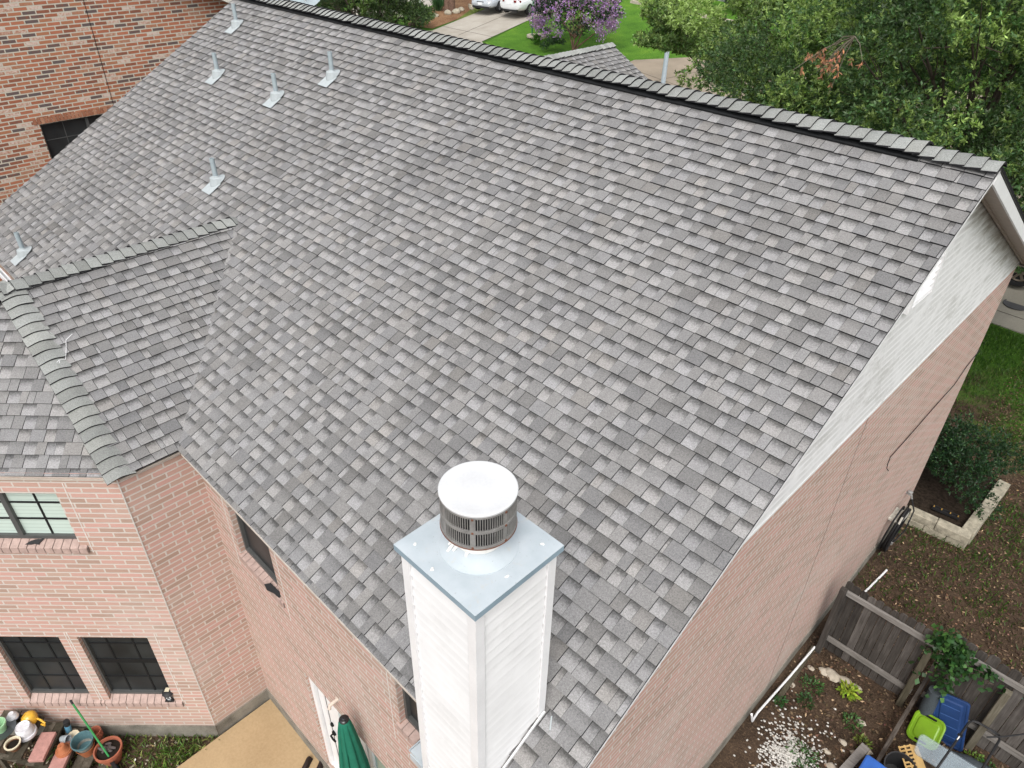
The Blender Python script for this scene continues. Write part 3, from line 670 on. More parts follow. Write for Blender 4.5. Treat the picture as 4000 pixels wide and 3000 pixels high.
# ---------------- chimney
KX0,KX1,KY0,KY1=-1.1608,-.4466,-5.9792,-5.2564; KZ=-1.199
ch=MB(); kx0,kx1,ky0,ky1=KX0+.028,KX1-.028,KY0+.028,KY1-.028
# core
ch.box(((kx0+kx1)/2,(ky0+ky1)/2,(KZ-8.4)/2-.02),(kx1-kx0-.05,ky1-ky0-.05,KZ+8.4-.04),mi=0)
chim=ch.build('chimney',M_SIDC,house)
bs=MB(); bh=.093
def laps(A,B,N,zlo_fn):
    A,B,N=Vector(A),Vector(B),Vector(N); z=KZ-.04
    while z>-8.35:
        z0=z-bh; r_=random.random()
        bs.face([A+N*.0+Vector((0,0,z0))+N*.016,B+Vector((0,0,z0))+N*.016,B+Vector((0,0,z))+N*.002,A+Vector((0,0,z))+N*.002],0,[(0,0),(1,0),(1,1),(0,1)],None,r_)
        bs.face([A+Vector((0,0,z0)),B+Vector((0,0,z0)),B+Vector((0,0,z0))+N*.016,A+Vector((0,0,z0))+N*.016],0,None,None,r_)
        z=z0
s_=.026
laps((kx0+.06,ky0+s_,0),(kx1-.06,ky0+s_,0),(0,-1,0),None); laps((kx1-s_,ky0+.06,0),(kx1-s_,ky1-.06,0),(1,0,0),None)
laps((kx1-.06,ky1-s_,0),(kx0+.06,ky1-s_,0),(0,1,0),None); laps((kx0+s_,ky1-.06,0),(kx0+s_,ky0+.06,0),(-1,0,0),None)
bs.build('lap_siding',M_SIDC,chim)
for cx,cy,sx,sy in ((kx0,ky0,1,1),(kx1,ky0,-1,1),(kx0,ky1,1,-1),(kx1,ky1,-1,-1)):
    cm=MB(); zc,zh=(KZ-.03-8.4)/2,KZ-.03+8.4
    cm.box((cx+sx*.034,cy+sy*.008,zc),(.068,.016,zh)); cm.box((cx+sx*.0075,cy+sy*.0415,zc),(.015,.051,zh-.002)); cm.build('corner_trim',M_WHITE,chim)
# skirt board that follows the roof on the +X face
sk=MB(); vd=Vector((0,CT,ST)); nn=Vector((0,-ST,CT))
pA=Vector((kx1+.012,KY0+.1,(KY0+.1)*TT)); pB=Vector((kx1+.012,ky1,ky1*TT)); sk.bar(pA+nn*.026,pB+nn*.026,.012,.024,tuple(nn)); sk.build('skirt_board',M_SIDC,chim)
# cap flashing
cf=MB(); cx,cy=(KX0+KX1)/2,(KY0+KY1)/2; HX,HY=(KX1-KX0)/2,(KY1-KY0)/2
n=40; ringz=KZ+.008; ring=[(cx+.235*math.cos(2*math.pi*(i+.5)/n),cy+.235*math.sin(2*math.pi*(i+.5)/n),ringz) for i in range(n)]
sq=[]
for i in range(n):
    a=2*math.pi*(i+.5)/n; c,s2=math.cos(a),math.sin(a); k=1/max(abs(c)/HX,abs(s2)/HY); sq.append((cx+c*k,cy+s2*k,KZ))
# add exact corners by snapping nearest
for kx_,ky_ in ((KX0,KY0),(KX1,KY0),(KX1,KY1),(KX0,KY1)):
    j=min(range(n),key=lambda i:(sq[i][0]-kx_)**2+(sq[i][1]-ky_)**2); sq[j]=(kx_,ky_,KZ)
cf.idx(sq+ring,[(i,(i+1)%n,n+(i+1)%n,n+i) for i in range(n)],0,.5,True)
for (a,b) in (((KX0,KY0),(KX1,KY0)),((KX1,KY0),(KX1,KY1)),((KX1,KY1),(KX0,KY1)),((KX0,KY1),(KX0,KY0))):
    d=Vector((b[1]-a[1],-(b[0]-a[0]),0)).normalized()*.006
    cf.face([(a[0],a[1],KZ-.047),(b[0],b[1],KZ-.047),(b[0],b[1],KZ),(a[0],a[1],KZ)],1)
    cf.face([(a[0],a[1],KZ-.047),(b[0],b[1],KZ-.047),(b[0]-d.x*6,b[1]-d.y*6,KZ-.047),(a[0]-d.x*6,a[1]-d.y*6,KZ-.047)],1)
cf.face([(KX0,KY0,KZ-.012),(KX1,KY0,KZ-.012),(KX1,KY1,KZ-.012),(KX0,KY1,KZ-.012)],1)
capf=cf.build('cap_flashing',[M_FLASH,M_FLASHE],chim)
sc_=MB(); sc_.lathe((cx,cy,KZ),[(.236,.006),(.236,.013),(.205,.030),(.165,.07),(.142,.10)],48,capb=False,capt=False); sc_.build('storm_collar',M_FLASH,chim)
ck=MB()
ck.lathe((cx,cy,KZ),[(.152,.088),(.156,.104),(.150,.118),(.138,.124)],40,capb=False,capt=False)
for a,l in ((-1.9,.05),(-1.72,.028),(-2.05,.03),(-1.2,.02)): ck.tube([(cx+.152*math.cos(a),cy+.152*math.sin(a),KZ+.096),(cx+(.152+l)*math.cos(a),cy+(.152+l)*math.sin(a),KZ+.096-l*1.1)],[.013,.007],8)
ck.build('caulk',M_CAULK,chim)
for dx,dy in ((-.27,-.27),(.28,-.05),(-.05,-.32),(.26,.27)):
    ck=MB()
    for k in range(3): ck.lathe((cx+dx+random.uniform(-.008,.008),cy+dy+random.uniform(-.008,.008),KZ+.002),[(.009,0),(.006,.005),(.001,.007)],8)
    ck.build('caulk',M_CAULK,chim)
# termination drum
dz0,dz1,RD=-1.0,-.735,.222
dmn=MB(); dmn.lathe((cx,cy,0),[(RD-.022,dz0+.01),(RD-.022,dz1-.01)],48,mi=1)
dmn.lathe((cx,cy,0),[(RD-.03,dz1-.012),(RD+.002,dz1-.012),(RD+.003,dz1),(RD-.001,dz1+.003)],56,mi=2,capb=False,capt=False)
dmn.lathe((cx,cy,0),[(RD-.0011,dz1+.0029),(RD-.02,dz1+.0035),(RD-.03,dz1+.0015),(.08,dz1+.0035),(.07,dz1+.005),(.001,dz1+.0055)],56,mi=2,capb=False,capt=False)
for k_ in range(len(dmn.sm)-56*5,len(dmn.sm)): dmn.sm[k_]=False
def ringb(z0,z1,r,mi=0): dmn.lathe((cx,cy,0),[(r-.012,z0),(r,z0),(r,z1),(r-.012,z1)],56,mi=mi,capb=False,capt=False)
zm=(dz0+dz1)/2
ringb(dz1-.028,dz1-.0125,RD); ringb(zm-.010,zm+.010,RD); ringb(dz0+.006,dz0+.022,RD); ringb(dz0,dz0+.006,RD+.003,3)
NB=98
for i in range(NB):
    a=2*math.pi*i/NB; pos=i%14
    if pos in (0,): wd=.022
    else: wd=.0048
    X_=Vector((math.cos(a),math.sin(a),0)); Y_=Vector((-math.sin(a),math.cos(a),0))
    dmn.box(Vector((cx,cy,zm))+X_*(RD-.006),(.006,wd,dz1-dz0-.03),tuple((X_+Y_*(.0 if pos==0 else .2)).normalized()),tuple((Y_-X_*(.0 if pos==0 else .2)).normalized()),(0,0,1))
    if pos==0 and i%28==0:
        for z in (dz1-.03,zm,dz0+.016): dmn.box(Vector((cx,cy,z))+X_*(RD+.001),(.006,.012,.012),tuple(X_),tuple(Y_),(0,0,1),3)
dmn.build('flue_cap',[M_STEEL,M_BLACK,M_LID,M_RUST],chim)
fl=MB(); fl.box((-1.26,-5.79,-3.95),(.24,.22,.014),(.94,0,-.2),(0,1,0),(.2,0,.94)); fl.box((-1.25,-5.905,-3.99),(.24,.010,.075)); fl.box((-1.38,-5.79,-3.925),(.010,.23,.03)); fl.build('shoulder_flashing',M_FLASH,chim)
fs=MB(); fs.bar((kx1+.07,KY1-.03,(KY1-.03)*TT+.018),(kx1+.12,KY1-.10,(KY1-.10)*TT+.016),.010,.008); fs.build('flashing_strip',M_BOOT,chim)

# ------------------------------------------------------------------ satellite dish behind the ridge
sdx=thing('satellite_dish','grey satellite dish behind the far end of the ridge','satellite dish',(-12.75,1.1,-.6))
dm=MB(); axd=Vector((.55,-.5,.62)).normalized(); dm.lathe((-12.75,.9,.06),[(.01,-.06),(.15,-.045),(.28,-.01),(.34,.02),(.345,.025),(.335,.022),(.15,-.035),(.01,-.05)],36,tuple(axd),capb=False,capt=False); dm.build('reflector',M_PIPE,sdx)
dm=MB(); dm.tube([(-12.75,.95,0),(-12.75,1.05,-.3),(-12.75,1.1,-.62)],.025); dm.build('mast',M_PIPE,sdx)
dm=MB(); e=Vector((-12.75,.9,.06)); dm.tube([tuple(e+Vector((0,0,-.3))),tuple(e+axd*.34+Vector((0,0,-.12)))],.012); dm.box(tuple(e+axd*.36+Vector((0,0,-.11))),(.06,.1,.05)); dm.build('feed_arm',M_WHITE,sdx)

# ================================================================== NEIGHBOUR HOUSE
nb=thing('brick_house','red and brown brick neighbouring house at the left edge','house',(-19,-3,ZG))
nm=MB(); NX=-16.2
py0,py1,rs=-9.6,1.2,.46; pk=-3.8
topz=lambda y:-.47-rs*(y-.85)
hw=[(-3.60,-1.75,-3.75,-2.37)]
wall(nm,(NX,0,0),(0,1,0),(1,0,0),py0,py1,ZG,-1.2,hw,.09)
pts=[(py0,-1.2),(py1,-1.2),(py1,topz(py1)),(pk,topz(pk)),(py0,topz(pk)-rs*(pk-py0)-.0)]
nm.face([(NX,y,z) for y,z in pts],0,pts)
wall(nm,(0,py1,0),(1,0,0),(0,1,0),NX-8,NX,ZG,topz(py1))
wall(nm,(0,py0,0),(1,0,0),(0,-1,0),NX-8,NX,ZG,-1.2)
nm.build('wall',M_NBR,nb)
wn_=window(nb,(NX,0,0),(0,1,0),(1,0,0),-3.60,-1.75,-3.75,-2.37,.085,M_SCREEN,[-3.15,-2.2],[-2.72,-3.1],.03,.012,munmat=M_FRAME,split=-2.68)
hm=MB(); y=-3.72
while y<-1.6: hm.box((NX+.003,y+.05,-2.30),(.012,.062,.12),rnd=random.random()); y+=.0735
hm.build('lintel_bricks',wood_mat('red_soldier_brick',[(.3,(.20,.085,.05)),(.55,(.33,.15,.09)),(.75,(.44,.26,.17))],(1,1,1)),nb)
jm=MB(); jm.box((NX+.002,-2.08,-1.5),(.006,.011,3.2)); jm.build('expansion_joint',M_BLACK,nb)
rm=MB()
for s2,y_end in ((1,py1+.9),(-1,py0-.5)):
    a=Vector((0,pk,topz(pk)+.14)); b=Vector((0,y_end,topz(pk)+.14-rs*abs(y_end-pk)))
    d=(b-a).normalized(); n_=Vector((0,-d.z*s2,d.y*s2)); m_=(a+b)/2
    rm.box((NX-3.8,m_.y,m_.z),(8.4,(b-a).length,.05),(1,0,0),tuple(d),tuple(n_))
nr=rm.build('roof',plain('neighbour_shingles',(.15,.14,.135),.9,.1,var=.25,scale=20),nb)
rm=MB()
for s2,y_end in ((1,py1+.9),(-1,py0-.5)):
    a=Vector((0,pk,topz(pk)+.06)); b=Vector((0,y_end,topz(pk)+.06-rs*abs(y_end-pk))); d=(b-a).normalized(); n_=Vector((0,-d.z*s2,d.y*s2)); m_=(a+b)/2
    rm.box((NX+.395,m_.y,m_.z),(.03,(b-a).length,.13),(1,0,0),tuple(d),tuple(n_)); rm.box((NX+.2,m_.y,m_.z-.05),(.38,(b-a).length,.02),(1,0,0),tuple(d),tuple(n_))
rm.build('fascia',plain('cream_fascia',(.60,.58,.52),.6,.3),nr)

# ================================================================== GROUND
def clip3(poly,y0,keep_low):
    return clip(poly,0,1 if keep_low else -1,y0 if keep_low else -y0)
def sheet(name,poly,h,mat,edge=0.0):
    mb=MB()
    for low in (True,False):
        p=clip3([tuple(q) for q in poly],8.0,low)
        if len(p)>2:
            P=[Vector((x,y,ground_z(x,y)+h)) for x,y in p]
            n=(P[1]-P[0]).cross(P[2]-P[1])
            if n.z<0: P=P[::-1]
            mb.face([tuple(q) for q in P])
            if edge:
                for i in range(len(P)):
                    a,b=P[i],P[(i+1)%len(P)]; mb.face([a-Vector((0,0,edge)),b-Vector((0,0,edge)),b,a])
    return struct(mb.build(name,mat))
def joints(name,segs,h,mat,wd=.02,parent=None):
    mb=MB()
    for a,b in segs:
        A=Vector((a[0],a[1],ground_z(*a)+h)); B=Vector((b[0],b[1],ground_z(*b)+h)); mb.bar(A,B,wd,.003)
    return struct(mb.build(name,mat))
gm=MB()
for y0,y1 in ((-300,8),(8,400)):
    gm.face([(-400,y0,ground_z(0,y0)),(400,y0,ground_z(0,y0)),(400,y1,ground_z(0,y1)),(-400,y1,ground_z(0,y1))])
struct(gm.build('ground',M_GROUND))
sheet('patio',[(-5.555,-5.61),(-5.50,-12),(0.3,-12),(0.3,-5.61)],.045,M_PATIO,.06)
dvx=Vector((-.234,.972,0)); A0=Vector((-39.55,26.2,0)); B0=Vector((-34.75,26.2,0))
fx=lambda P,t:(P.x+dvx.x*t,P.y+dvx.y*t)
sheet('driveway',[fx(A0,0),fx(B0,0),fx(B0,22),fx(A0,22)],.03,M_DRIVE)
sheet('road',[(-41.5,24.6),(-39.55,26.2),(-34.75,26.2),(-32.6,24.9),(-20,17),(-20,15),(-60,15),(-60,20)],.024,M_DRIVE)
js=[(fx(A0,1.2),fx(B0,1.2)),(fx(A0,6.4),fx(B0,6.4)),(fx(A0,11),fx(B0,11)),((-37.15,26.4),fx(Vector((-37.15,26.2,0)),20))]
joints('driveway_joint',js,.036,M_JOINT,.035)
sheet('lawn',[(-34.3,25.9),fx(B0,6),fx(B0,16),(-36.8,44),(-25.5,43),(-19,34),(-23.2,29.4),(-26.2,25.4),(-30.5,22)],.02,M_LAWN)
sheet('drive_apron',[(-24.6,28.4),(-20,33),(6,33),(6,22),(-16,19),(-24.5,25.6)],.028,M_TANCON)
joints('apron_joint',[((-21.6,25.4),(-20.2,29.5)),((-24.6,27.2),(-16,25.0)),((-9,21),(-9,32)),((-12,27),(4,27))],.034,M_JOINT,.03)
sheet('sidewalk',[(-7.5,14.15),(4,13.9),(4,16.4),(-7.5,16.4)],.03,M_WALK,.05)
sheet('own_driveway',[(-7.5,16.42),(5,16.42),(5,22.0),(-7.5,21.5)],.031,M_WALK)
joints('walk_joint',[((-7.5,14.85),(4,14.6)),((-4.6,14.1),(-4.6,22)),((-1.9,14.1),(-1.9,14.75)),((.8,14.0),(.8,22))],.037,M_JOINT,.022)
sheet('mulch_bed',[(-40.0,26.6),fx(A0,9.5),(-43.6,36),(-45.8,33),(-43.9,28.0),(-42.3,26.3)],.018,M_MULCH)
sheet('grass_strip',[fx(A0,2.5),fx(A0,10.5),(-43.0,36.0),(-42.0,32.0)],.026,M_STRIP)
sheet('far_walk',[(-44.2,27.6),(-46.2,33.2),(-52,36),(-56,30),(-47,25.5)],.016,M_DRIVE)
mh=MB(); mh.lathe((-1.15,15.35,ground_z(0,15.35)+.03),[(.33,0),(.33,.012),(.30,.012),(.29,.006)],28,capb=False); tag(mh.build('manhole_cover',plain('cast_iron',(.06,.06,.062),.7,.3)),'round dark iron cover set in the concrete beside the black truck','manhole cover')

# ================================================================== VEGETATION helpers
def leaf_mesh(name,P,Dv,length,width,colors,mat,parent=None,off=None,fold=.25,jit=.35):
    """P (n,3) leaf bases, Dv (n,3) leaf directions; each leaf is a folded pointed blade of two quads"""
    n=len(P); Dv=Dv/np.linalg.norm(Dv,axis=1,keepdims=True)
    L_=length*(1+jit*(rng.random(n)-.5)*2)[:,None]; W=width*(1+jit*(rng.random(n)-.5))[:,None]
    r=rng.normal(size=(n,3)); sd=np.cross(Dv,r); sd/=np.linalg.norm(sd,axis=1,keepdims=True)+1e-9
    nn=np.cross(sd,Dv)
    base=P; tip=P+Dv*L_; mid=P+Dv*L_*.5
    le=mid+sd*W*.5+nn*W*fold; ri=mid-sd*W*.5+nn*W*fold
    V=np.stack([base,le,tip,ri],1).reshape(-1,3)
    if off is not None: V=V-np.array(off)[None]
    F=(np.arange(n)*4)[:,None]
    tri=np.concatenate([F+np.array([[0,1,2]]),F+np.array([[0,2,3]])],1).reshape(-1)
    me=bpy.data.meshes.new(name); me.vertices.add(4*n); me.vertices.foreach_set('co',V.astype('f').ravel())
    me.loops.add(6*n); me.loops.foreach_set('vertex_index',tri.astype('i'))
    me.polygons.add(2*n); me.polygons.foreach_set('loop_start',(np.arange(2*n)*3).astype('i'))
    me.update(calc_edges=True)
    ca=me.color_attributes.new('lc','FLOAT_COLOR','POINT'); c4=np.concatenate([colors,np.ones((n,1))],1); ca.data.foreach_set('color',np.repeat(c4,4,0).astype('f').ravel())
    me.materials.append(mat); me.validate()
    return link(name,me,parent,Vector(off) if off is not None else Vector((0,0,0)))
def rosettes(tips,dirs,k,spread=1.0):
    n=len(tips); P=np.repeat(tips,k,0); D=np.repeat(dirs,k,0)
    r=rng.normal(size=(n*k,3)); r/=np.linalg.norm(r,axis=1,keepdims=True)
    d=D*.75+r*spread; P=P+D*(rng.random((n*k,1))-.7)*.10
    return P,d
def crown_tips(center,rad,nl,ntips,lobe=(.45,.95),lower=-.55,seed=0,shell=.72):
    """tips on the skins of many uneven lobes that themselves fill an ellipsoid"""
    r=np.random.default_rng(seed); c=np.array(center); rad=np.array(rad)
    d=r.normal(size=(nl,3)); d/=np.linalg.norm(d,axis=1,keepdims=True); d[:,2]=np.where(d[:,2]<lower,-d[:,2],d[:,2])
    rr=shell+(1-shell)*r.random((nl,1))**.6; rr[r.random(nl)<.22]*=.6
    lc=c+d*rad*rr; lr=lobe[0]+(lobe[1]-lobe[0])*r.random(nl)
    li=r.choice(nl,ntips,p=lr**2/np.sum(lr**2))
    q=r.normal(size=(ntips,3)); q/=np.linalg.norm(q,axis=1,keepdims=True)
    q[:,2]=q[:,2]*.8+.1
    rad_t=(.45+.6*r.random((ntips,1))**.55)
    tips=lc[li]+q*lr[li][:,None]*rad_t*np.array([1,1,.72])
    dirs=q*.7+d[li]*.5+np.array([0,0,.28]); dirs/=np.linalg.norm(dirs,axis=1,keepdims=True)
    return tips,dirs,lc,li
def palette(n,base,var,alt=None,pa=0.0,seed=0,group=None):
    r=np.random.default_rng(seed); c=np.array(base)[None]*np.exp(r.normal(size=(n,1))*var)*(1+r.normal(size=(n,3))*.08)
    if alt is not None:
        m=r.random(n)<pa if group is None else group
        c[m]=np.array(alt)[None]*np.exp(r.normal(size=(m.sum(),1))*var)
    return np.clip(c,.002,.9)
def limbs(trunk_base,fork,lc,r0,seed=0,every=1):
    rn=random.Random(seed); mb=MB(); b=Vector(trunk_base); f=Vector(fork)
    mid=b.lerp(f,.5)+Vector((rn.uniform(-.15,.15),rn.uniform(-.15,.15),0))
    mb.tube([b,b.lerp(mid,.15)+Vector((0,0,.0)),mid,f],[r0*1.5,r0*1.08,r0*.9,r0*.75],12)
    for p in lc[::every]:
        p=Vector(p); d=p-f
        m1=f+d*.35+Vector((rn.uniform(-.3,.3),rn.uniform(-.3,.3),rn.uniform(-.1,.35)))*min(1,d.length*.25)
        m2=f+d*.7+Vector((rn.uniform(-.3,.3),rn.uniform(-.3,.3),rn.uniform(-.1,.3)))*min(1,d.length*.2)
        s=r0*rn.uniform(.22,.42); mb.tube([f-Vector((0,0,.15)),m1,m2,p],[s*1.5,s,s*.6,s*.22],6)
        for _ in range(3):
            q=p+Vector((rn.gauss(0,1),rn.gauss(0,1),rn.gauss(0,.7)))*.45; mb.tube([m2.lerp(p,rn.uniform(.1,.8)),m2.lerp(q,.7),q],[s*.3,s*.2,s*.07],5)
    return mb
def tree(name,label,base,fork,center,rad,nl,ntips,k,leaf,wid,base_col,alt=None,pa=0,r0=.2,lobe=(.45,.95),seed=0,keep=None,bark=None,var=.28,group=None,spread=.9,cat='tree',lower=-.55,extra=None,every=1,shell=.72,under=None):
    t=thing(name,label,cat,base,group)
    tips,dirs,lc,li=crown_tips(center,rad,nl,ntips,lobe,lower,seed,shell)
    if extra is not None:
        tips=np.concatenate([tips,extra[0]]); dirs=np.concatenate([dirs,extra[1]])
    if keep is not None:
        m_=keep(tips); tips,dirs=tips[m_],dirs[m_]
    g_=np.random.default_rng(seed+9).random(len(tips))<pa
    P,D=rosettes(tips,dirs,k,spread)
    r2=np.random.default_rng(seed+5); lb=np.exp(r2.normal(size=nl)*.22); li2=np.argmin(((tips[:,None,:]-lc[None])**2).sum(2),1)
    g_=r2.random(len(tips))<pa*np.clip(lb[li2]**5,.15,3.2)
    col=np.clip(palette(len(P),base_col,var,alt,0,seed,np.repeat(g_,k))*np.repeat(lb[li2],k)[:,None],.002,.9)
    leaf_mesh('crown',P,D,leaf,wid,col,M_LEAF,t)
    limbs(base,fork,lc,r0,seed,every).build('trunk',bark or M_BARK,t)
    return t,lc
# --------------- the two live oaks in front of the house
def arm(points,n,rad,seed):
    r=np.random.default_rng(seed); pts=np.array(points); i=r.integers(0,len(pts)-1,n); f=r.random((n,1))
    p=pts[i]*(1-f)+pts[i+1]*f; q=r.normal(size=(n,3)); q/=np.linalg.norm(q,axis=1,keepdims=True)
    return p+q*rad*r.random((n,1))**.4, q*.6+np.array([.0,-.35,.35])
near,lcn=tree('live_oak','large dark green live oak overhanging the right end of the ridge',(-2.9,11.8,-8.1),(-2.9,11.6,-4.6),(-2.5,9.9,-1.55),(5.0,3.6,3.1),110,17500,9,.090,.038,(.066,.120,.043),(.165,.235,.068),.20,.16,(.55,1.2),41,lower=-.8,every=3,shell=.62)
far_,lcf=tree('live_oak','paler yellow green live oak around the street lamp',(-9.3,16.4,-7.6),(-9.3,16.0,-5.2),(-9.3,14.6,-2.3),(4.3,3.0,2.9),86,15000,9,.115,.044,(.120,.190,.060),(.215,.295,.095),.36,.14,(.5,1.0),52,lower=-.85,every=3,shell=.62,keep=lambda t:~((t[:,0]<-10.7)&(t[:,2]<-1.95-.22*(t[:,1]-11))))
back_,_=tree('live_oak','dark live oak filling the gap behind the other two',(-4.5,19.5,-7.3),(-4.5,19,-5.2),(-4.8,18.0,-3.4),(5.2,2.8,2.6),60,7000,9,.12,.05,(.030,.066,.018),(.07,.12,.025),.15,.15,(.6,1.2),57,lower=-.8,every=4,shell=.6)
# dead spray of brown leaves in the near oak
# (a part of the near oak)
tp=np.array([-4.2,5.6,-.5])[None]+rng.normal(size=(26,3))*np.array([.17,.16,.14]); dd=np.tile(np.array([[0,-.2,-1.0]]),(26,1))
P,D=rosettes(tp,dd,8,.7); dl=leaf_mesh('dead_leaves',P,D,.085,.034,palette(len(P),(.26,.125,.065),.22,seed=3),M_LITTER,near); dl['label']='spray of dead brown leaves'
mb=MB(); rn=random.Random(3)
for k in range(14):
    a=Vector((-4.15,6.5,-.2)); b=Vector(tuple(tp[k]))+Vector((rn.uniform(-.2,.2),-.1,rn.uniform(-.15,.1))); mb.tube([a,a.lerp(b,.5)+Vector((0,0,.08)),b],[.014,.009,.004],5)
mb.build('bare_twigs',M_POST,near)
# --------------- shrubs and small trees
tree('shade_tree','mid green tree right behind the ridge, left of the driveway',(-30.6,15.2,-7.75),(-30.6,15.2,-5.6),(-30.8,15.3,-3.75),(2.7,2.4,2.6),40,3000,8,.17,.055,(.050,.085,.030),(.10,.155,.045),.25,.14,(.5,.95),61,spread=1.0)
tree('shade_tree','dark green tree behind the mid green one beside the satellite dish',(-37.5,17.5,-7.5),(-37.5,17.5,-4.5),(-37.2,17.8,-3.2),(3.6,3.0,3.0),36,2400,8,.20,.075,(.016,.036,.012),None,0,.18,(.6,1.1),62)
tree('bush','low light green bush at the foot of the green utility posts',(-40.9,25.7,-6.8),(-40.9,25.7,-6.6),(-41.0,25.7,-6.1),(1.5,1.2,.9),16,520,8,.16,.05,(.075,.14,.04),(.11,.20,.05),.3,.05,(.3,.55),63,cat='bush')
# crape myrtle
cmt,lcc=tree('crape_myrtle','small tree covered in purple blossom on the bright lawn',(-28.7,27.9,-6.61),(-28.75,28.0,-5.8),(-28.9,28.2,-4.6),(2.6,2.2,1.5),44,1300,8,.13,.05,(.022,.048,.020),None,0,.06,(.35,.7),71,bark=M_BARKR,cat='flowering tree',lower=-.62,every=2)
rr=np.random.default_rng(77); nP=250
d=rr.normal(size=(nP,3)); d/=np.linalg.norm(d,axis=1,keepdims=True); d[:,2]=np.where(d[:,2]<-.68,-d[:,2],d[:,2])
pc=np.array([-28.9,28.2,-4.55])+d*np.array([2.75,2.35,1.62])*(.80+.26*rr.random((nP,1)))
m=36; pp=np.repeat(pc,m,0)+rr.normal(size=(nP*m,3))*np.array([.12,.12,.155]); pd=rr.normal(size=(nP*m,3))+np.repeat(d,m,0)*.6
pcol=palette(nP*m,(.295,.165,.385),.2,(.44,.30,.52),.25,5); pcol*=np.repeat(np.exp(rr.normal(size=(nP,1))*.16),m,0)
leaf_mesh('blossom',pp,pd,.10,.085,np.clip(pcol,0,.8),M_PETAL,cmt)
mb=MB()
for a in ((-.25,.1),(.3,-.05),(.05,.3),(.55,.15)): mb.tube([(-28.7,27.9,-6.62),(-28.7+a[0]*.8,27.9+a[1],-6.2),(-28.7+a[0]*2.4,27.9+a[1]*2,-5.5)],[.06,.045,.03],7)
mb.build('stem',M_BARKR,cmt)
# staked sapling
spl,_=tree('sapling','thin staked sapling on the lawn behind the white car',(-33.9,30.3,-6.39),(-33.9,30.3,-5.2),(-33.9,30.3,-3.9),(.75,.75,1.7),22,420,8,.13,.04,(.07,.125,.035),None,0,.035,(.22,.4),81,cat='sapling',spread=1.0)
M_GSTAKE=plain('green_stake',(.02,.12,.06),.5,.4)
for x,y in ((-32.9,28.8),(-33.0,31.6)):
    mb=MB(); mb.tube([(x,y,ground_z(x,y)-.02),(x,y,ground_z(x,y)+2.3)],.035,8); mb.tube([(x,y,ground_z(x,y)+1.9),(-33.9,30.3,ground_z(x,y)+2.1)],.012,6)
    tag(mb.build('tree_stake',M_GSTAKE),'green metal stake left of the sapling, nearer the ridge' if x<-32.95 and y<29 else ('green metal stake nearest the ridge, tied to the sapling' if y<29 else 'green metal stake behind the sapling, tied to it'),'stake','stakes of the sapling')
mb=MB(); zc=ground_z(0,28.9)+.03; mb.lathe((-32.6,28.9,zc),[(.62,0),(.62,.12),(.42,.13),(.40,.02)],28,capb=False); tag(mb.build('tree_ring',M_PALESTONE),'pale concrete ring on the lawn beside the crape myrtle','edging ring')
def tuft(name,label,c,n,hgt,sp,col,cat,wid=.03,seed=0,var=.25):
    r=np.random.default_rng(seed); t=thing(name,label,cat,c); a=r.random(n)*6.28; rad=sp*r.random(n)**.7
    P=np.stack([c[0]+np.cos(a)*rad*.3,c[1]+np.sin(a)*rad*.3,np.full(n,c[2])],1); D=np.stack([np.cos(a)*rad,np.sin(a)*rad,np.full(n,hgt)*(.6+.5*r.random(n))],1)
    leaf_mesh('leaves',P,D,hgt,wid,palette(n,col,var,seed=seed),M_LEAF,t); return t
tuft('grass_clump','tall spiky grass clump beside the far walk',(-43.6,30.2,-6.40),150,1.15,.55,(.04,.10,.04),'plant',.05,1)
for i,(x,y,lb) in enumerate([(-31.6,27.7,'bright green round weed clump on the lawn, nearer the ridge'),(-32.2,29.2,'bright green weed clump on the lawn beside the pale ring')]):
    z=ground_z(x,y); tips,dirs,_,_=crown_tips((x,y,z+.2),(.38,.38,.3),8,120,(.12,.2),-.2,90+i); t=thing('weed_clump',lb,'plant',(x,y,z)); P,D=rosettes(tips,dirs,6,.9); leaf_mesh('leaves',P,D,.11,.04,palette(len(P),(.06,.16,.02),.25,seed=i),M_LEAF,t)
x,y=-29.4,26.9; z=ground_z(x,y); t=thing('shrub','dark green small shrub left of the crape myrtle trunk','shrub',(x,y,z)); tips,dirs,_,_=crown_tips((x,y,z+.4),(.6,.6,.5),12,220,(.2,.35),-.2,95); P,D=rosettes(tips,dirs,7,.9); leaf_mesh('leaves',P,D,.10,.04,palette(len(P),(.03,.065,.025),.25,seed=8),M_LEAF,t)
# double trunk in the mulch bed
tt=thing('street_tree','tree with two reddish trunks standing in the mulch bed','tree',(-42.65,30.4,-6.4))
mb=MB(); mb.tube([(-42.8,30.4,-6.45),(-42.95,30.5,-5),(-43.3,30.7,-2.6),(-43.6,31,0)],[.26,.19,.16,.12],10); mb.tube([(-42.45,30.5,-6.45),(-42.42,30.55,-5),(-42.2,30.8,-2.6),(-42,31,0)],[.24,.20,.17,.13],10); mb.build('trunk',M_BARKR,tt)
tips,dirs,_,_=crown_tips((-42.8,31,1.6),(3,3,2.0),30,1500,(.5,.9),-.6,99); P,D=rosettes(tips,dirs,8); leaf_mesh('crown',P,D,.17,.06,palette(len(P),(.04,.08,.025),.28,seed=99),M_LEAF,tt)
# utility posts
M_UT=plain('pale_green_plastic',(.36,.42,.36),.6,.3)
for x,y,h,lb in ((-42.95,27.9,1.5,'taller pale green utility post by the mulch bed'),(-42.2,27.6,.95,'shorter pale green utility post by the mulch bed')):
    mb=MB(); z=ground_z(x,y); mb.lathe((x,y,z),[(.17,0),(.17,h-.05),(.19,h-.05),(.19,h),(.15,h+.04)],16); tag(mb.build('utility_post',M_UT),lb,'utility post','green utility posts')
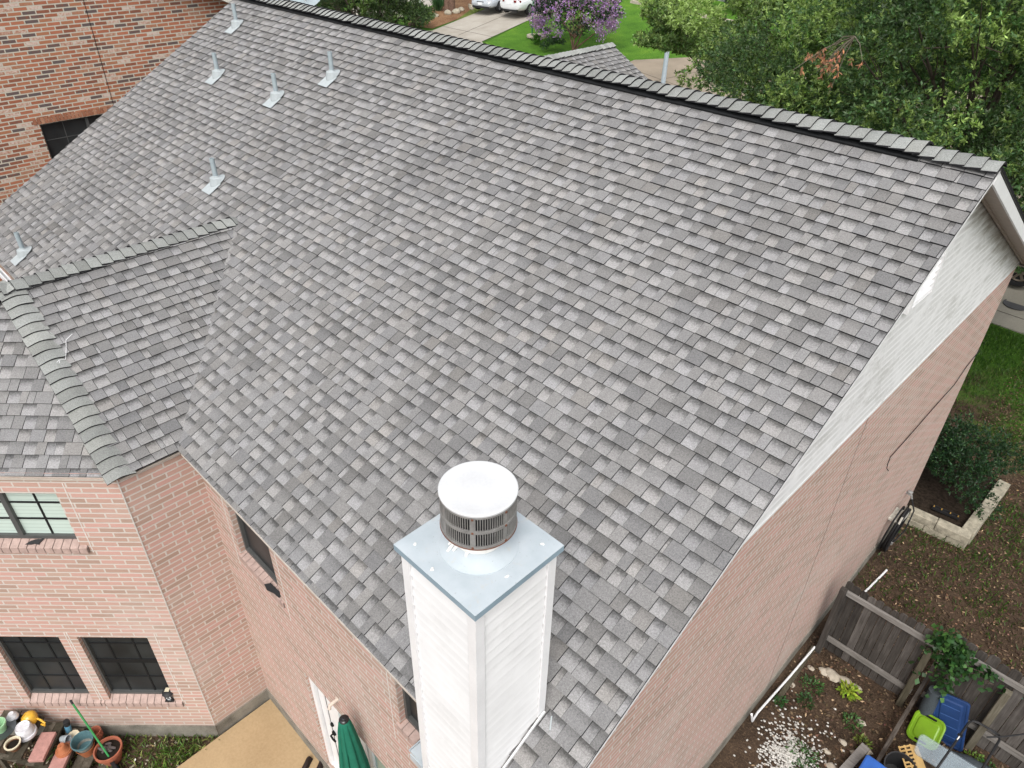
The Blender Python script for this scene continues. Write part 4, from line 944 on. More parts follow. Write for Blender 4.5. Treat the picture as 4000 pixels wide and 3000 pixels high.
# edging rocks along the bed
rn=random.Random(4)
st=[(-42.2,31.2),(-41.9,31.9),(-42.2,32.9),(-42.6,33.7),(-43,34.5),(-42.3,30.0),(-42.5,29.0),(-42.1,30.6),(-42.35,32.3),(-43.1,28.8)]
def rock(c,s,seed):
    r=np.random.default_rng(seed); bm=MB(); import bmesh
    b=bmesh.new(); bmesh.ops.create_icosphere(b,subdivisions=2,radius=1.0)
    k=r.normal(size=(3,3))
    V=[]
    for v in b.verts:
        p=np.array(v.co); f=1+.16*math.sin(p@k[0]*2+1)+.13*math.sin(p@k[1]*3); V.append((c[0]+p[0]*s[0]*f,c[1]+p[1]*s[1]*f,c[2]+p[2]*s[2]*f))
    bm.idx(V,[[v.index for v in f.verts] for f in b.faces],0,.5,True); b.free(); return bm
for i,(x,y) in enumerate(st):
    s=(rn.uniform(.2,.38),rn.uniform(.15,.3),rn.uniform(.12,.22)); tag(rock((x,y,ground_z(x,y)+.08),s,i).build('edging_rock',M_STONE),'rough pale rock in the edging of the mulch bed','rock','edging rocks of the mulch bed')
# grey building side and hedge behind the lawn
gw_=thing('garden_wall','grey rendered wall behind the plants at the back of the lawn','wall',(-27.5,43.2,ground_z(0,43.2)))
mb=MB(); mb.box((-28.6,43.4,ground_z(0,43.4)+1.6),(11,.25,3.4)); mb.build('panel',plain('grey_render',(.26,.26,.265),.9,.1),gw_); mb=MB(); mb.box((-28.6,43.4,ground_z(0,43.4)+3.33),(11.1,.34,.08)); mb.build('coping',M_CONC,gw_)
mb=MB()
for i in range(9):
    x=-33+i*1.0; y=39.6-.28*i*.5; mb.box((x,y,ground_z(x,y)+.08),(.94,.35,.2),(.99,-.14,0),(.14,.99,0),(0,0,1))
tag(mb.build('stone_edging',M_PALESTONE),'low pale stone edging at the back of the lawn','edging')
for i in range(7):
    x=-34+i*1.35; y=41.6-.1*i; z=ground_z(x,y); t=thing('hedge_shrub','dark spiky shrub in front of the grey wall','shrub',(x,y,z),'shrubs in front of the grey wall'); tips,dirs,_,_=crown_tips((x,y,z+.8),(.75,.6,1.0),12,170,(.25,.45),-.3,120+i); P,D=rosettes(tips,dirs,7,.9); leaf_mesh('leaves',P,D,.22,.06,palette(len(P),(.022,.045,.022),.3,seed=i),M_LEAF,t)
# street lamp pole among the oak leaves
pl=thing('street_lamp','galvanised street lamp pole partly hidden by the paler oak','street lamp',(-20.7,25.7,ground_z(0,25.7)))
zb=ground_z(0,25.7); M_GALV=plain('galvanised_steel',(.42,.50,.56),.45,.5,.3,.06,8)
mb=MB(); mb.tube([(-20.7,25.7,zb),(-20.7,25.7,zb+7.0)],[.125,.085],12); mb.lathe((-20.7,25.7,zb),[(.2,0),(.2,.06),(.14,.1)],14); mb.build('pole',M_GALV,pl)
mb=MB(); mb.tube([(-20.7,25.7,zb+6.9),(-20.5,26.0,zb+7.3),(-19.9,26.9,zb+7.5)],[.05,.045,.04],8); mb.build('arm',M_GALV,pl); mb=MB(); mb.box((-19.7,27.2,zb+7.5),(.25,.6,.14),(.83,-.55,0),(.55,.83,0)); mb.build('lamp_head',M_CONC,pl)

# ================================================================== CARS
def paint(name,c):
    m=NT(name,.25,.5); m.color(m.ramp(m.noise(2,3),[(.3,tuple(x*.93 for x in c)),(.7,c)])); m.b.inputs['Coat Weight'].default_value=.6; m.b.inputs['Coat Roughness'].default_value=.08; return m.m
M_TYRE=plain('tyre_rubber',(.018,.018,.019),.85,.2); M_RIM=plain('alloy_rim',(.30,.30,.31),.35,.5,.6); M_REDL=glass_mat('red_tail_lamp',(.16,.012,.015)); M_HEADL=glass_mat('clear_head_lamp',(.55,.57,.60)); M_PLATE=plain('white_plate',(.70,.72,.74),.5,.3); M_TRIMB=plain('black_car_trim',(.02,.02,.021),.5,.3)
def car(name,label,pos,heading,col,kind='sedan',rimc=None,sc=1.07):
    t=thing(name,label,'car' if kind=='sedan' else 'truck',pos)
    H=Vector(heading).normalized(); Sd=Vector((H.y,-H.x,0)); pos=Vector(pos)
    W=lambda x,y,z:pos+H*(x*sc)+Sd*(y*sc)+Vector((0,0,z*sc))      # x forward from the middle, y right, z up
    if kind=='sedan':
        st=[(-2.42,.50,.66,.30,.92),(-2.36,.36,.74,.26,.98),(-2.1,.27,.86,.20,1.03),(-1.5,.24,.91,.17,1.06),(-.6,.22,.92,.16,1.02),(.4,.22,.92,.16,.99),(1.2,.23,.91,.17,.95),(1.8,.24,.88,.18,.86),(2.2,.27,.80,.24,.76),(2.36,.33,.70,.30,.66),(2.40,.42,.60,.36,.58)]
        cab=[(-2.02,.70,1.035,1.04),(-1.15,.63,1.04,1.38),(-.55,.61,1.03,1.44),(.15,.61,1.0,1.43),(.55,.63,.99,1.33),(1.35,.70,.94,.955)]
    else:
        st=[(-2.75,.55,.90,.35,1.0),(-2.7,.45,.95,.3,1.08),(-2.0,.40,.98,.28,1.12),(0,.36,.98,.26,1.13),(1.5,.38,.98,.27,1.12),(2.4,.42,.95,.3,1.08),(2.7,.5,.85,.4,.95)]
        cab=[(-.9,.84,1.1,1.15),(-.7,.74,1.1,1.82),(.2,.72,1.1,1.87),(.9,.74,1.1,1.8),(1.5,.84,1.1,1.15)]
    mb=MB(); n=16; V=[]
    for x,zl,hw_,_,zt in st:
        for k in range(n):
            a=2*math.pi*k/n; ca,sa=math.cos(a),math.sin(a); p=.45
            yy=hw_*math.copysign(abs(ca)**p,ca); zc,hz=(zl+zt)/2,(zt-zl)/2; zz=zc+hz*math.copysign(abs(sa)**.6,sa)
            if sa>0: yy*=1-.06*sa
            V.append(W(x,yy,zz))
    m_=len(st); F=[(i*n+k,i*n+(k+1)%n,(i+1)*n+(k+1)%n,(i+1)*n+k) for i in range(m_-1) for k in range(n)]+[tuple(range(n-1,-1,-1)),tuple((m_-1)*n+k for k in range(n))]
    mb.idx(V,F,0,.5,True); mb.build('body',col,t)
    mb=MB(); V=[]
    for x,hw_,zb_,zt in cab:
        top=hw_*.86 if zt-zb_>.2 else hw_
        V+= [W(x,-hw_-.06*(zt-zb_>.2),zb_),W(x,-top,zb_+(zt-zb_)*.88),W(x,-top*.86,zt),W(x,top*.86,zt),W(x,top,zb_+(zt-zb_)*.88),W(x,hw_+.06*(zt-zb_>.2),zb_)]
    m_=len(cab); mb.idx(V,[(i*6+k,i*6+k+1,(i+1)*6+k+1,(i+1)*6+k) for i in range(m_-1) for k in range(5)],0,.5,False); gl=mb.build('window_glass',M_CARGLASS,t)
    mb=MB()
    i0,i1=1,m_-3
    roofp=[]
    for i in range(1,m_-1):
        x,hw_,zb_,zt=cab[i]; top=hw_*.86
        roofp.append([W(x,-top*1.01,zb_+(zt-zb_)*.86),W(x,-top*.88,zt+.012),W(x,0,zt+.03),W(x,top*.88,zt+.012),W(x,top*1.01,zb_+(zt-zb_)*.86)])
    V=[p for r_ in roofp for p in r_]; mb.idx(V,[(i*5+k,i*5+k+1,(i+1)*5+k+1,(i+1)*5+k) for i in range(len(roofp)-1) for k in range(4)],0,.5,True)
    for e in (-1,1):
        for a,b in ((0,1),(m_-2,m_-1),(2,2)):
            xa,ha,za,ta=cab[a]; xb,hb,zb2,tb=cab[b]
            if a==b: mb.bar(W(xa,e*(ha+.055),za),W(xa,e*ha*.875,ta-.04),.06,.03,tuple(Sd))
            else: mb.bar(W(xa,e*ha*(.99 if a==0 else .88),(ta if a==0 else ta)-.0),W(xb,e*hb*(.88 if a==0 else .99),tb),.07,.04,(0,0,1))
    mb.build('roof',col,t)
    R0=.335 if kind=='sedan' else .40
    ax=(-1.38,1.42) if kind=='sedan' else (-1.75,1.75); ty=.80 if kind=='sedan' else .87
    for x in ax:
        for e in (-1,1):
            c=W(x,e*ty,R0); wm_=MB(); wm_.lathe(c,[(R0*.6*sc,-.11*sc),(R0*.94*sc,-.11*sc),(R0*sc,-.07*sc),(R0*sc,.09*sc),(R0*.94*sc,.125*sc),(R0*.68*sc,.125*sc),(R0*.66*sc,.09*sc)],26,tuple(Sd*e)); wh=wm_.build('wheel',M_TYRE,t)
            rmb=MB(); rmb.lathe(c+Sd*e*.088*sc,[(R0*.64*sc,0),(R0*.60*sc,.025*sc),(R0*.5*sc,.012*sc)],26,tuple(Sd*e),mi=0,capt=False)
            rmb.lathe(c+Sd*e*.088*sc,[(R0*.16*sc,0),(R0*.14*sc,.035*sc)],14,tuple(Sd*e))
            for k in range(6):
                a=2*math.pi*k/6; d_=H*math.cos(a)+Vector((0,0,1))*math.sin(a); rmb.bar(c+Sd*e*.105*sc+d_*R0*.12*sc,c+Sd*e*.105*sc+d_*R0*.6*sc,.06*sc,.02*sc,tuple(Sd))
            rmb.build('rim',rimc or M_RIM,wh)
    if kind=='sedan':
        for e in (-1,1):
            lm=MB(); lm.box(W(-2.36,e*.56,.845),(.10*sc,.40*sc,.13*sc),tuple(H*.94-Sd*e*.34*-1),tuple(Sd*.94-H*e*-.34),(0,0,1)); lm.build('tail_light',M_REDL,t)
            lm=MB(); lm.box(W(2.26,e*.60,.66),(.10*sc,.36*sc,.14*sc),tuple(H*.86+Sd*e*.5),tuple(Sd*.86-H*e*.5),(0,0,1)); lm.build('headlight',M_HEADL,t)
            lm=MB(); lm.box(W(.62,e*1.0,1.0),(.12*sc,.2*sc,.13*sc),tuple(H),tuple(Sd)); lm.build('mirror',col,t)
        lm=MB(); lm.box(W(-2.42,0,.74),(.03*sc,.36*sc,.18*sc),tuple(H),tuple(Sd)); lm.build('number_plate',M_PLATE,t); lm=MB(); lm.box(W(2.40,0,.52),(.05*sc,.34*sc,.17*sc),tuple(H),tuple(Sd)); lm.build('number_plate',M_PLATE,t)
        lm=MB(); lm.box(W(-2.34,0,.30),(.14*sc,1.1*sc,.09*sc),tuple(H),tuple(Sd)); lm.build('rear_diffuser',M_TRIMB,t); lm=MB(); lm.box(W(2.33,0,.31),(.16*sc,1.2*sc,.12*sc),tuple(H),tuple(Sd)); lm.build('lower_grille',M_TRIMB,t); lm=MB(); lm.box(W(2.37,0,.62),(.08*sc,.5*sc,.05*sc),tuple(H),tuple(Sd)); lm.build('upper_grille',M_TRIMB,t)
        lm=MB(); lm.box(W(-2.26,0,1.0),(.18*sc,1.30*sc,.035*sc),tuple(H),tuple(Sd)); lm.build('boot_lip',col,t)
    else:
        lm=MB()
        for e in (-1,1): lm.box(W(0,e*.93,.38),(2.2*sc,.16*sc,.05*sc),tuple(H),tuple(Sd))
        lm.build('side_step',M_TRIMB,t)
        lm=MB(); lm.box(W(-2.78,0,.55),(.16*sc,1.8*sc,.2*sc),tuple(H),tuple(Sd)); lm.build('bumper',M_TRIMB,t)
    return t
def atz(x,y): return (x,y,ground_z(x,y)+.035)
hd_=Vector((-.234,.972,0))
rc=Vector((-37.7,32.65,0))+hd_*1.1; car('sedan_car','white sedan seen from behind on the driveway',atz(rc.x,rc.y),hd_,paint('white_car_paint',(.74,.76,.78)))
rc=Vector((-40.3,32.9,0))+hd_*.4; car('sedan_car','silver sedan facing the camera on the driveway left of the white one',atz(rc.x,rc.y),-hd_,paint('silver_car_paint',(.40,.43,.46)))
car('pickup_truck','black pickup truck at the right edge beyond the gable wall',atz(.28,17.35),(1,.10,0),paint('black_car_paint',(.012,.013,.015)),'truck',plain('bronze_rim',(.16,.13,.10),.4,.5,.5))
# plants by the truck
x,y=-.9,12.2; z=ground_z(x,y)
tree('oak_sapling','leafy green bush beyond the ridge end at the right edge',(.4,12.9,-7.9),(.4,12.9,-6.2),(-.2,12.3,-4.3),(1.5,1.5,2.0),26,1500,8,.09,.036,(.030,.066,.014),(.06,.12,.02),.2,.06,(.35,.7),131,cat='bush')
tuft('yucca','pale spiky yucca at the right edge beside the rake',(-.2,16.0,-7.7),130,1.0,1.0,(.12,.16,.09),'plant',.05,12)

# ================================================================== RIGHT SIDE YARD
def frame_leaf(n,xy,z,seed,area=None):
    pass
def scatter_leaves(name,label,cat,xs,ys,n,size,base,alt,pa,seed,mat,zoff=.012,hole=None):
    r=np.random.default_rng(seed); x=xs[0]+(xs[1]-xs[0])*r.random(n*2); y=ys[0]+(ys[1]-ys[0])*r.random(n*2)
    if hole is not None: m=~hole(x,y); x,y=x[m],y[m]
    x,y=x[:n],y[:n]; n=len(x)
    z=np.array([ground_z(a,b) for a,b in zip(x,y)])+zoff+.02*r.random(n)
    D=np.stack([r.normal(size=n),r.normal(size=n),r.normal(size=n)*.22],1)
    return stuff(leaf_mesh(name,np.stack([x,y,z],1),D,size,size*.5,palette(n,base,.45,alt,pa,seed),mat,fold=.1),label,cat)
scatter_leaves('leaf_litter','fallen brown leaves strewn over the bare side yard','leaves',(-.2,7.5),(-1.6,13.8),42000,.058,(.095,.060,.036),(.20,.14,.085),.16,201,M_LITTER,hole=lambda x,y:(y<-.3)&(x<.2+.0*y))
def grass(name,label,xs,ys,n,hgt,base,alt,seed,mask=None,zoff=0.0,lean=.5):
    r=np.random.default_rng(seed); x=xs[0]+(xs[1]-xs[0])*r.random(n); y=ys[0]+(ys[1]-ys[0])*r.random(n)
    if mask is not None: m=mask(x,y,r); x,y=x[m],y[m]
    n=len(x); z=np.array([ground_z(a,b) for a,b in zip(x,y)])+zoff
    D=np.stack([r.normal(size=n)*lean,r.normal(size=n)*lean,np.ones(n)],1)
    return stuff(leaf_mesh(name,np.stack([x,y,z],1),D,hgt,.016,palette(n,base,.3,alt,.25,seed),M_LEAF,fold=.1),label,'grass')
def patchy(seed,k,thr):
    r=np.random.default_rng(seed); cs=r.random((k,2)); 
    def f(x,y,rr):
        return None
    return f
pr_=np.random.default_rng(31); PC=np.stack([.2+5*pr_.random(60),1.8+11*pr_.random(60)],1); PR=.2+.55*pr_.random(60)
def patch_mask(x,y,r):
    k=np.zeros(len(x))
    for (a,b),q in zip(PC,PR): k=np.maximum(k,np.exp(-((x-a)**2+(y-b)**2)/(q*q)))
    k*=np.clip(.25+(y-2)/9,.2,1)
    k=np.maximum(k,np.clip((y-9.0)/3.0,0,1)*.95)
    return r.random(len(x))<k
grass('yard_grass','thin patchy grass growing in the leaf covered side yard',(-3.0,5.5),(1.6,13.9),85000,.11,(.035,.085,.012),(.075,.14,.022),202,patch_mask)
# white gravel heap
r=np.random.default_rng(8); gb=MB(); n=1500
for i in range(n):
    a=r.random()*6.28; q=min(1.9,abs(r.normal())*.62); x=.50+math.cos(a)*q*.34+.06*math.sin(a*3); y=-.78+math.sin(a)*q*.52+.1*q*math.cos(a*2)
    if i%11==0: x+=r.normal()*.2-.1; y+=abs(r.normal())*.4
    if x<-.1: continue
    s=.012+.015*r.random(); h=ZG+.006+.05*max(0,1-q)*r.random()
    k=[Vector((x+s*math.cos(t+a),y+s*.8*math.sin(t+a),h)) for t in (0,1.26,2.5,3.77,5.0)]; tp=Vector((x,y,h+s*.8))
    gb.idx(k+[tp],[(0,1,5),(1,2,5),(2,3,5),(3,4,5),(4,0,5)],0,r.random(),False)
stuff(gb.build('white_gravel',plain('white_pebble',(.50,.485,.45),.85,.2,var=.25,scale=30)),'spread of white pebbles on the soil beside the gable wall','gravel')
# garden bed: L of limestone blocks
bed=thing('garden_bed_wall','low L shaped limestone wall of a planting bed at the house corner','garden wall',(.3,5.5,ZG))
rn=random.Random(12)
def course(p0,p1,nb,z0,h,wd):
    p0,p1=Vector(p0),Vector(p1); d=(p1-p0); 
    cuts=[0]+sorted((i+rn.uniform(-.2,.2))/nb for i in range(1,nb))+[1]
    for a,b in zip(cuts,cuts[1:]):
        m_=p0+d*((a+b)/2); mb=MB(); s=rn.uniform(-.01,.012)
        mb.box((m_.x,m_.y,z0+h/2),(d.length*(b-a)-.008,wd+s*2,h-.006),tuple(d.normalized()),tuple(Vector((-d.y,d.x,0)).normalized()),(0,0,1)); o=mb.build('stone_block',M_STONE,bed)
        bv=o.modifiers.new('bevel','BEVEL'); bv.width=.012; bv.segments=2
course((-.22,5.36,0),(.92,5.45,0),3,ZG-.02,.17,.22); course((-.22,5.36,0),(.92,5.45,0),2,ZG+.15,.17,.215)
course((.83,5.56,0),(.90,7.6,0),4,ZG-.02,.17,.22); course((.83,5.56,0),(.90,7.6,0),3,ZG+.15,.165,.215)
mb=MB(); mb.face([(-.25,5.46,ZG+.17),(.73,5.55,ZG+.17),(.80,7.7,ZG+.17),(-1.2,7.7,ZG+.17),(-1.2,5.5,ZG+.17)]); struct(mb.build('bed_soil',plain('dark_soil',(.030,.022,.016),.95,.1,var=.5,scale=20)))
tree('garden_shrub','dark green leafy shrub growing in the limestone bed','',(0,0,0),(0,0,1),(1,1,1),0,0,0,0,0,(0,0,0)) if False else None
shr=thing('garden_shrub','dark green leafy shrub growing in the limestone bed by the house corner','shrub',(.05,6.9,ZG+.17))
tips,dirs,lc,_=crown_tips((.15,6.9,ZG+.75),(.95,1.15,.62),34,1500,(.22,.42),-.3,140)
P,D=rosettes(tips,dirs,8,.9); leaf_mesh('foliage',P,D,.062,.026,palette(len(P),(.020,.050,.020),.3,(.045,.10,.03),.15,140),M_LEAF,shr)
mb=MB()
for p in lc[::2]: mb.tube([(.05,6.9,ZG+.15),(.05+(p[0]-.05)*.5,6.9+(p[1]-6.9)*.5,ZG+.5),tuple(p)],[.016,.011,.005],5)
mb.build('stem',M_BARK,shr)
# black tray / level lying in the bed
td=thing('tool_tray','narrow black tray with yellow fittings on the soil of the limestone bed','tray',(.36,5.95,ZG+.18))
tdir=Vector((.88,.10,0)).normalized(); tn=Vector((-tdir.y,tdir.x,0)); mb=MB(); c=Vector((.34,5.86,ZG+.215))
mb.box(c,(.50,.09,.012),tuple(tdir),tuple(tn)); mb.box(c+tn*.045+Vector((0,0,.025)),(.50,.012,.05),tuple(tdir),tuple(tn)); mb.box(c-tn*.045+Vector((0,0,.025)),(.50,.012,.05),tuple(tdir),tuple(tn)); mb.build('body',M_TRIMB,td)
M_YEL=plain('yellow_plastic',(.34,.20,.05),.5,.4)
mb=MB()
for s_ in (-.22,-.08,.08,.22): mb.box(c+tdir*s_+Vector((0,0,.052)),(.022,.045,.012),tuple(tdir),tuple(tn))
mb.build('clip',M_YEL,td)
# garden hose on its hanger
M_HOSE=plain('black_rubber_hose',(.014,.014,.015),.6,.3)
hc=Vector((XW+.13,4.20,-7.72)); rl=thing('garden_hose','black garden hose coiled on a hanger on the gable wall','hose',(XW+.1,4.2,-8.2))
mb=MB(); rn=random.Random(2)
for k in range(9):
    pts=[]; rx=.30+rn.uniform(-.05,.05); rz=.52+rn.uniform(-.05,.05); ox=rn.uniform(0,.17); oz=rn.uniform(-.04,.04)
    for i in range(25):
        a=2*math.pi*i/24; pts.append((hc.x-.06+ox+.03*math.sin(a),hc.y+rx*math.cos(a),hc.z+oz+rz*math.sin(a)*(1.0 if math.sin(a)<0 else .85)))
    mb.tube(pts,.016,6,cap=False)
mb.tube([(XW+.14,4.62,-7.30),(XW+.25,4.6,-7.5),(XW+.27,4.45,-7.9),(XW+.2,4.2,-8.1)],.014,6); mb.build('coil',M_HOSE,rl)
mb=MB(); mb.box((XW+.20,4.20,-7.42),(.03,.50,.13),(1,0,0),(0,.96,-.27),(0,.27,.96)); mb.box((XW+.09,4.2,-7.46),(.2,.4,.04)); hg=mb.build('hanger',plain('weathered_white_board',(.50,.48,.42),.8,.2,var=.2,scale=20),rl)
mb=MB(); mb.box((XW+.22,4.0,-7.95),(.03,.03,.06)); mb.build('nozzle',M_STEEL,rl)
tp_=thing('wall_tap','small metal tap on the gable wall above the hose','tap',(XW,4.66,-7.25)); mb=MB(); mb.tube([(XW,4.66,-7.24),(XW+.10,4.66,-7.25),(XW+.13,4.66,-7.33)],.022,8); mb.lathe((XW+.06,4.66,-7.20),[(.045,0),(.05,.012),(.012,.03)],10); mb.build('spout',M_STEEL,tp_)
# cable hanging on the gable wall
mb=MB(); cp=[(XW+.02,5.46,-4.45),(XW+.018,4.9,-4.52),(XW+.03,4.4,-4.65),(XW+.022,3.4,-4.66),(XW+.025,2.5,-4.66),(XW+.02,1.84,-4.66),(XW+.03,1.80,-4.76),(XW+.04,1.79,-4.83),(XW+.08,1.76,-4.84)]
mb.tube(cp,.0065,6); tag(mb.build('loose_cable',M_HOSE),'thin black cable running across the gable wall, its end hooked','cable')
# white pvc drain pipe along the wall foot
mb=MB(); mb.tube([(XW+.10,-.80,-8.02),(XW+.12,-.72,-8.27),(-.17,-.5,-8.33),(-.12,.4,-8.33),(-.09,1.22,-8.33)],.018,10); tag(mb.build('drain_pipe',M_WHITE),'white plastic pipe along the foot of the gable wall, in front of the fence','pipe','white plastic pipes at the gable wall')
mb=MB(); mb.tube([(-.01,2.75,-8.36),(.03,3.13,-8.36),(.09,3.72,-8.33)],.018,8); tag(mb.build('drain_pipe',M_WHITE),'short white plastic pipe on the soil just beyond the fence','pipe','white plastic pipes at the gable wall')
# ---------------------- fence
def fence_run(t,x0,x1,y,ztop,pick=.135,posts=(),railz=(-6.93,-8.06),seed=0,gate=False):
    rn=random.Random(seed); x=x0
    mb=MB()
    while x<x1-.03:
        w_=min(pick*rn.uniform(.93,1.06),x1-x); zt=ztop+rn.uniform(-.035,.03); zb=ZG+.03+rn.uniform(-.02,.03); r_=rn.random(); yy=y+.05+rn.uniform(-.006,.006)
        a,b=x+.004,x+w_-.004; e=w_*.22; f_=.018
        out=[(a,zb),(b,zb),(b,zt-e),(b-e,zt),(a+e,zt),(a,zt-e)]
        V=[(px,yy-f_/2,pz) for px,pz in out]+[(px,yy+f_/2,pz) for px,pz in out]
        n=6; mb.idx(V,[tuple(range(n)),tuple(range(2*n-1,n-1,-1))]+[(i+n,(i+1)%n+n,(i+1)%n,i) for i in range(n)],0,r_,False); x+=w_
    mb.build('picket_panel',M_PICK,t)
    for z in railz:
        rm=MB(); rm.box(((x0+x1)/2,y,z),(x1-x0-.01,.042,.088)); rm.build('rail',M_RAIL,t)
    for px,ht in posts:
        pm_=MB(); pm_.box((px,y-.055,(ZG+ht)/2-.05),(.095,.09,ht-ZG+.1)); o=pm_.build('post',M_PICK if px<0 else M_POST,t); bv=o.modifiers.new('bevel','BEVEL'); bv.width=.008; bv.segments=1
f1=thing('wooden_fence','weathered picket fence panel between the gable wall and the ivy','fence',(.65,1.3,ZG),'weathered fence panels'); fence_run(f1,-.05,1.36,1.30,-6.76,.118,[(-.03,-6.83),(1.30,-7.02)],(-6.93,-8.05),1)
f2=thing('wooden_fence','weathered picket fence panel right of the ivy behind the storage lids','fence',(2.6,1.32,ZG),'weathered fence panels'); fence_run(f2,1.48,4.4,1.34,-6.62,.14,[(2.30,-6.95),(4.1,-6.9)],(-6.83,-8.0),2)
bmb=MB()
bmb.bar((1.44,2.55,-8.10),(1.43,-.9,-8.22),.055,.10)
tag(bmb.build('timber_beam',M_DARKW),'long dark weathered timber lying between the soil and the storage lids','timber')
bmb=MB(); bmb.bar((1.22,.12,-8.30),(1.14,-.5,-8.32),.12,.10); tag(bmb.build('timber_offcut',M_RAIL),'short grey timber offcut beside the long dark timber','timber')
bmb=MB(); bmb.bar((-.10,1.22,-8.36),(-.06,-.05,-8.37),.07,.06); tag(bmb.build('timber_strip',M_POST),'narrow brown timber strip beside the white pipe at the wall foot','timber')
# ivy
iv=thing('ivy','ivy hanging over the joint of the two fence panels','climbing plant',(1.5,1.3,-7.0))
r=np.random.default_rng(66); n=620
c=np.array([[1.30,1.28,-6.82],[1.48,1.30,-6.72],[1.62,1.28,-6.80],[1.72,1.26,-6.98],[1.60,1.22,-7.15],[1.66,1.2,-7.45],[1.95,1.26,-6.86],[2.12,1.25,-6.95],[1.38,1.2,-7.4],[1.52,1.3,-6.95]])
w_=np.array([.14,.22,.22,.13,.08,.05,.06,.02,.02,.12]); i=r.choice(10,n,p=w_/w_.sum()); pp=c[i]+r.normal(size=(n,3))*np.array([.085,.07,.10])
dd=r.normal(size=(n,3))*.7+np.array([0,-.55,.15]); leaf_mesh('leaves',pp,dd,.085,.078,palette(n,(.030,.080,.024),.3,(.06,.14,.035),.25,66),M_LEAF,iv,fold=.12)
mb=MB(); rn=random.Random(8)
for k in range(10):
    a=c[rn.randrange(10)]; b=c[rn.randrange(10)]; mb.tube([tuple(a),tuple((a+b)/2+np.array([0,-.05,-.05])),tuple(b)],.006,5)
mb.build('vine',M_BARK,iv)
# storage lids and clutter
def rounded(w,h,rad,n=6):
    pts=[]
    for cx_,cy_,a0 in ((w/2-rad,h/2-rad,0),(-w/2+rad,h/2-rad,90),(-w/2+rad,-h/2+rad,180),(w/2-rad,-h/2+rad,270)):
        for i in range(n+1): a=R(a0+90*i/n); pts.append((cx_+rad*math.cos(a),cy_+rad*math.sin(a)))
    return pts
def lid(name,label,cat,c,X,Y,w,h,mat,rad=.06,rim=.028,step=.10,grooves=0,handles=False,hm=None,loc=None):
    X,Y=Vector(X).normalized(),Vector(Y); Y=(Y-X*Y.dot(X)).normalized(); N=X.cross(Y); c=Vector(c); t=thing(name,label,cat,tuple(loc or c))
    mb=MB(); lv=[(0,0,-rim),(0,0,-.004),(.010,.010,.0),(.030,.030,0),(.036,.036,-.008),(step*.8,step*.8,-.008),(step,step,.004),(step+.02,step+.02,.005)]
    V=[]; 
    for i,j,z in lv:
        p=rounded(w-2*i,h-2*j,max(.012,rad-i*.5)); V+=[c+X*a+Y*b+N*z for a,b in p]; m_=len(p)
    F=[(i*m_+k,i*m_+(k+1)%m_,(i+1)*m_+(k+1)%m_,(i+1)*m_+k) for i in range(len(lv)-1) for k in range(m_)]+[tuple((len(lv)-1)*m_+k for k in range(m_))]
    mb.idx(V,F,0,.5,False)
    mb.idx([c+X*a+Y*b-N*rim*.6 for a,b in rounded(w-.02,h-.02,rad)],[tuple(range(m_-1,-1,-1))],0,.5,False)
    mb.build('panel',mat,t)
    if grooves:
        g_=MB()
        for k in range(grooves):
            yy=-h/2+step+(h-2*step)*(k+.5)/grooves; g_.box(c+Y*yy+N*.007,(w-2.2*step,.010,.006),tuple(X),tuple(Y),tuple(N))
        g_.build('rib',hm or mat,t)
    if handles:
        g_=MB()
        for s_ in (-1,1):
            p=rounded(.17,.030,.014); g_.idx([c+X*a+Y*(b+s_*(h/2-.045))+N*.0035 for a,b in p],[tuple(range(len(p)))],0,.5,False)
        g_.build('handle_slot',M_BLACK,t)
    return t
M_BLUE=plain('blue_plastic',(.016,.045,.14),.42,.4,var=.1); M_BLUEL=plain('light_blue_rib',(.05,.11,.28),.45,.4); M_GREEN=plain('lime_plastic',(.155,.30,.010),.38,.45,var=.08)
lid('bin_cover','large blue plastic storage lid leaning on the fence','lid',(1.926,1.150,-7.985),(.439,0,.12),(-.24,.135,.80),.455,.87,M_BLUE,.05,grooves=4,hm=M_BLUEL,loc=(1.9,.8,ZG))
lid('bin_cover','square lime green plastic lid with two slots, on the blue lid','lid',(1.742,.93,-8.17),(.33,-.05,.10),(.10,.33,.31),.44,.46,M_GREEN,.10,step=.085,handles=True,loc=(1.7,.8,ZG))
def frost():
    m=NT('frosted_plastic',.35,.4); m.color((.42,.50,.55)); m.b.inputs['Alpha'].default_value=.30; return m.m
lid('bin_cover','translucent frosted plastic lid in front of the lime green one','lid',(2.20,.50,-7.98),(.03,-.30,-.05),(-.62,.02,.06),.34,.98,frost(),.07,step=.07,loc=(2.0,.4,ZG))
# grey mesh roll
M_MESH=plain('grey_mesh_fabric',(.055,.066,.074),.85,.15,var=.2,scale=40,fine=240)
mb=MB(); mb.tube([(1.60,1.19,-7.62),(1.62,1.19,-7.95),(1.66,1.16,-8.36)],[.085,.10,.10],18); mb.tube([(2.05,.72,-8.25),(2.35,.85,-8.25),(2.75,.95,-8.27)],[.13,.15,.13],16)
tag(mb.build('mesh_roll',M_MESH),'grey mesh fabric bundle stuffed behind the plastic lids','fabric')
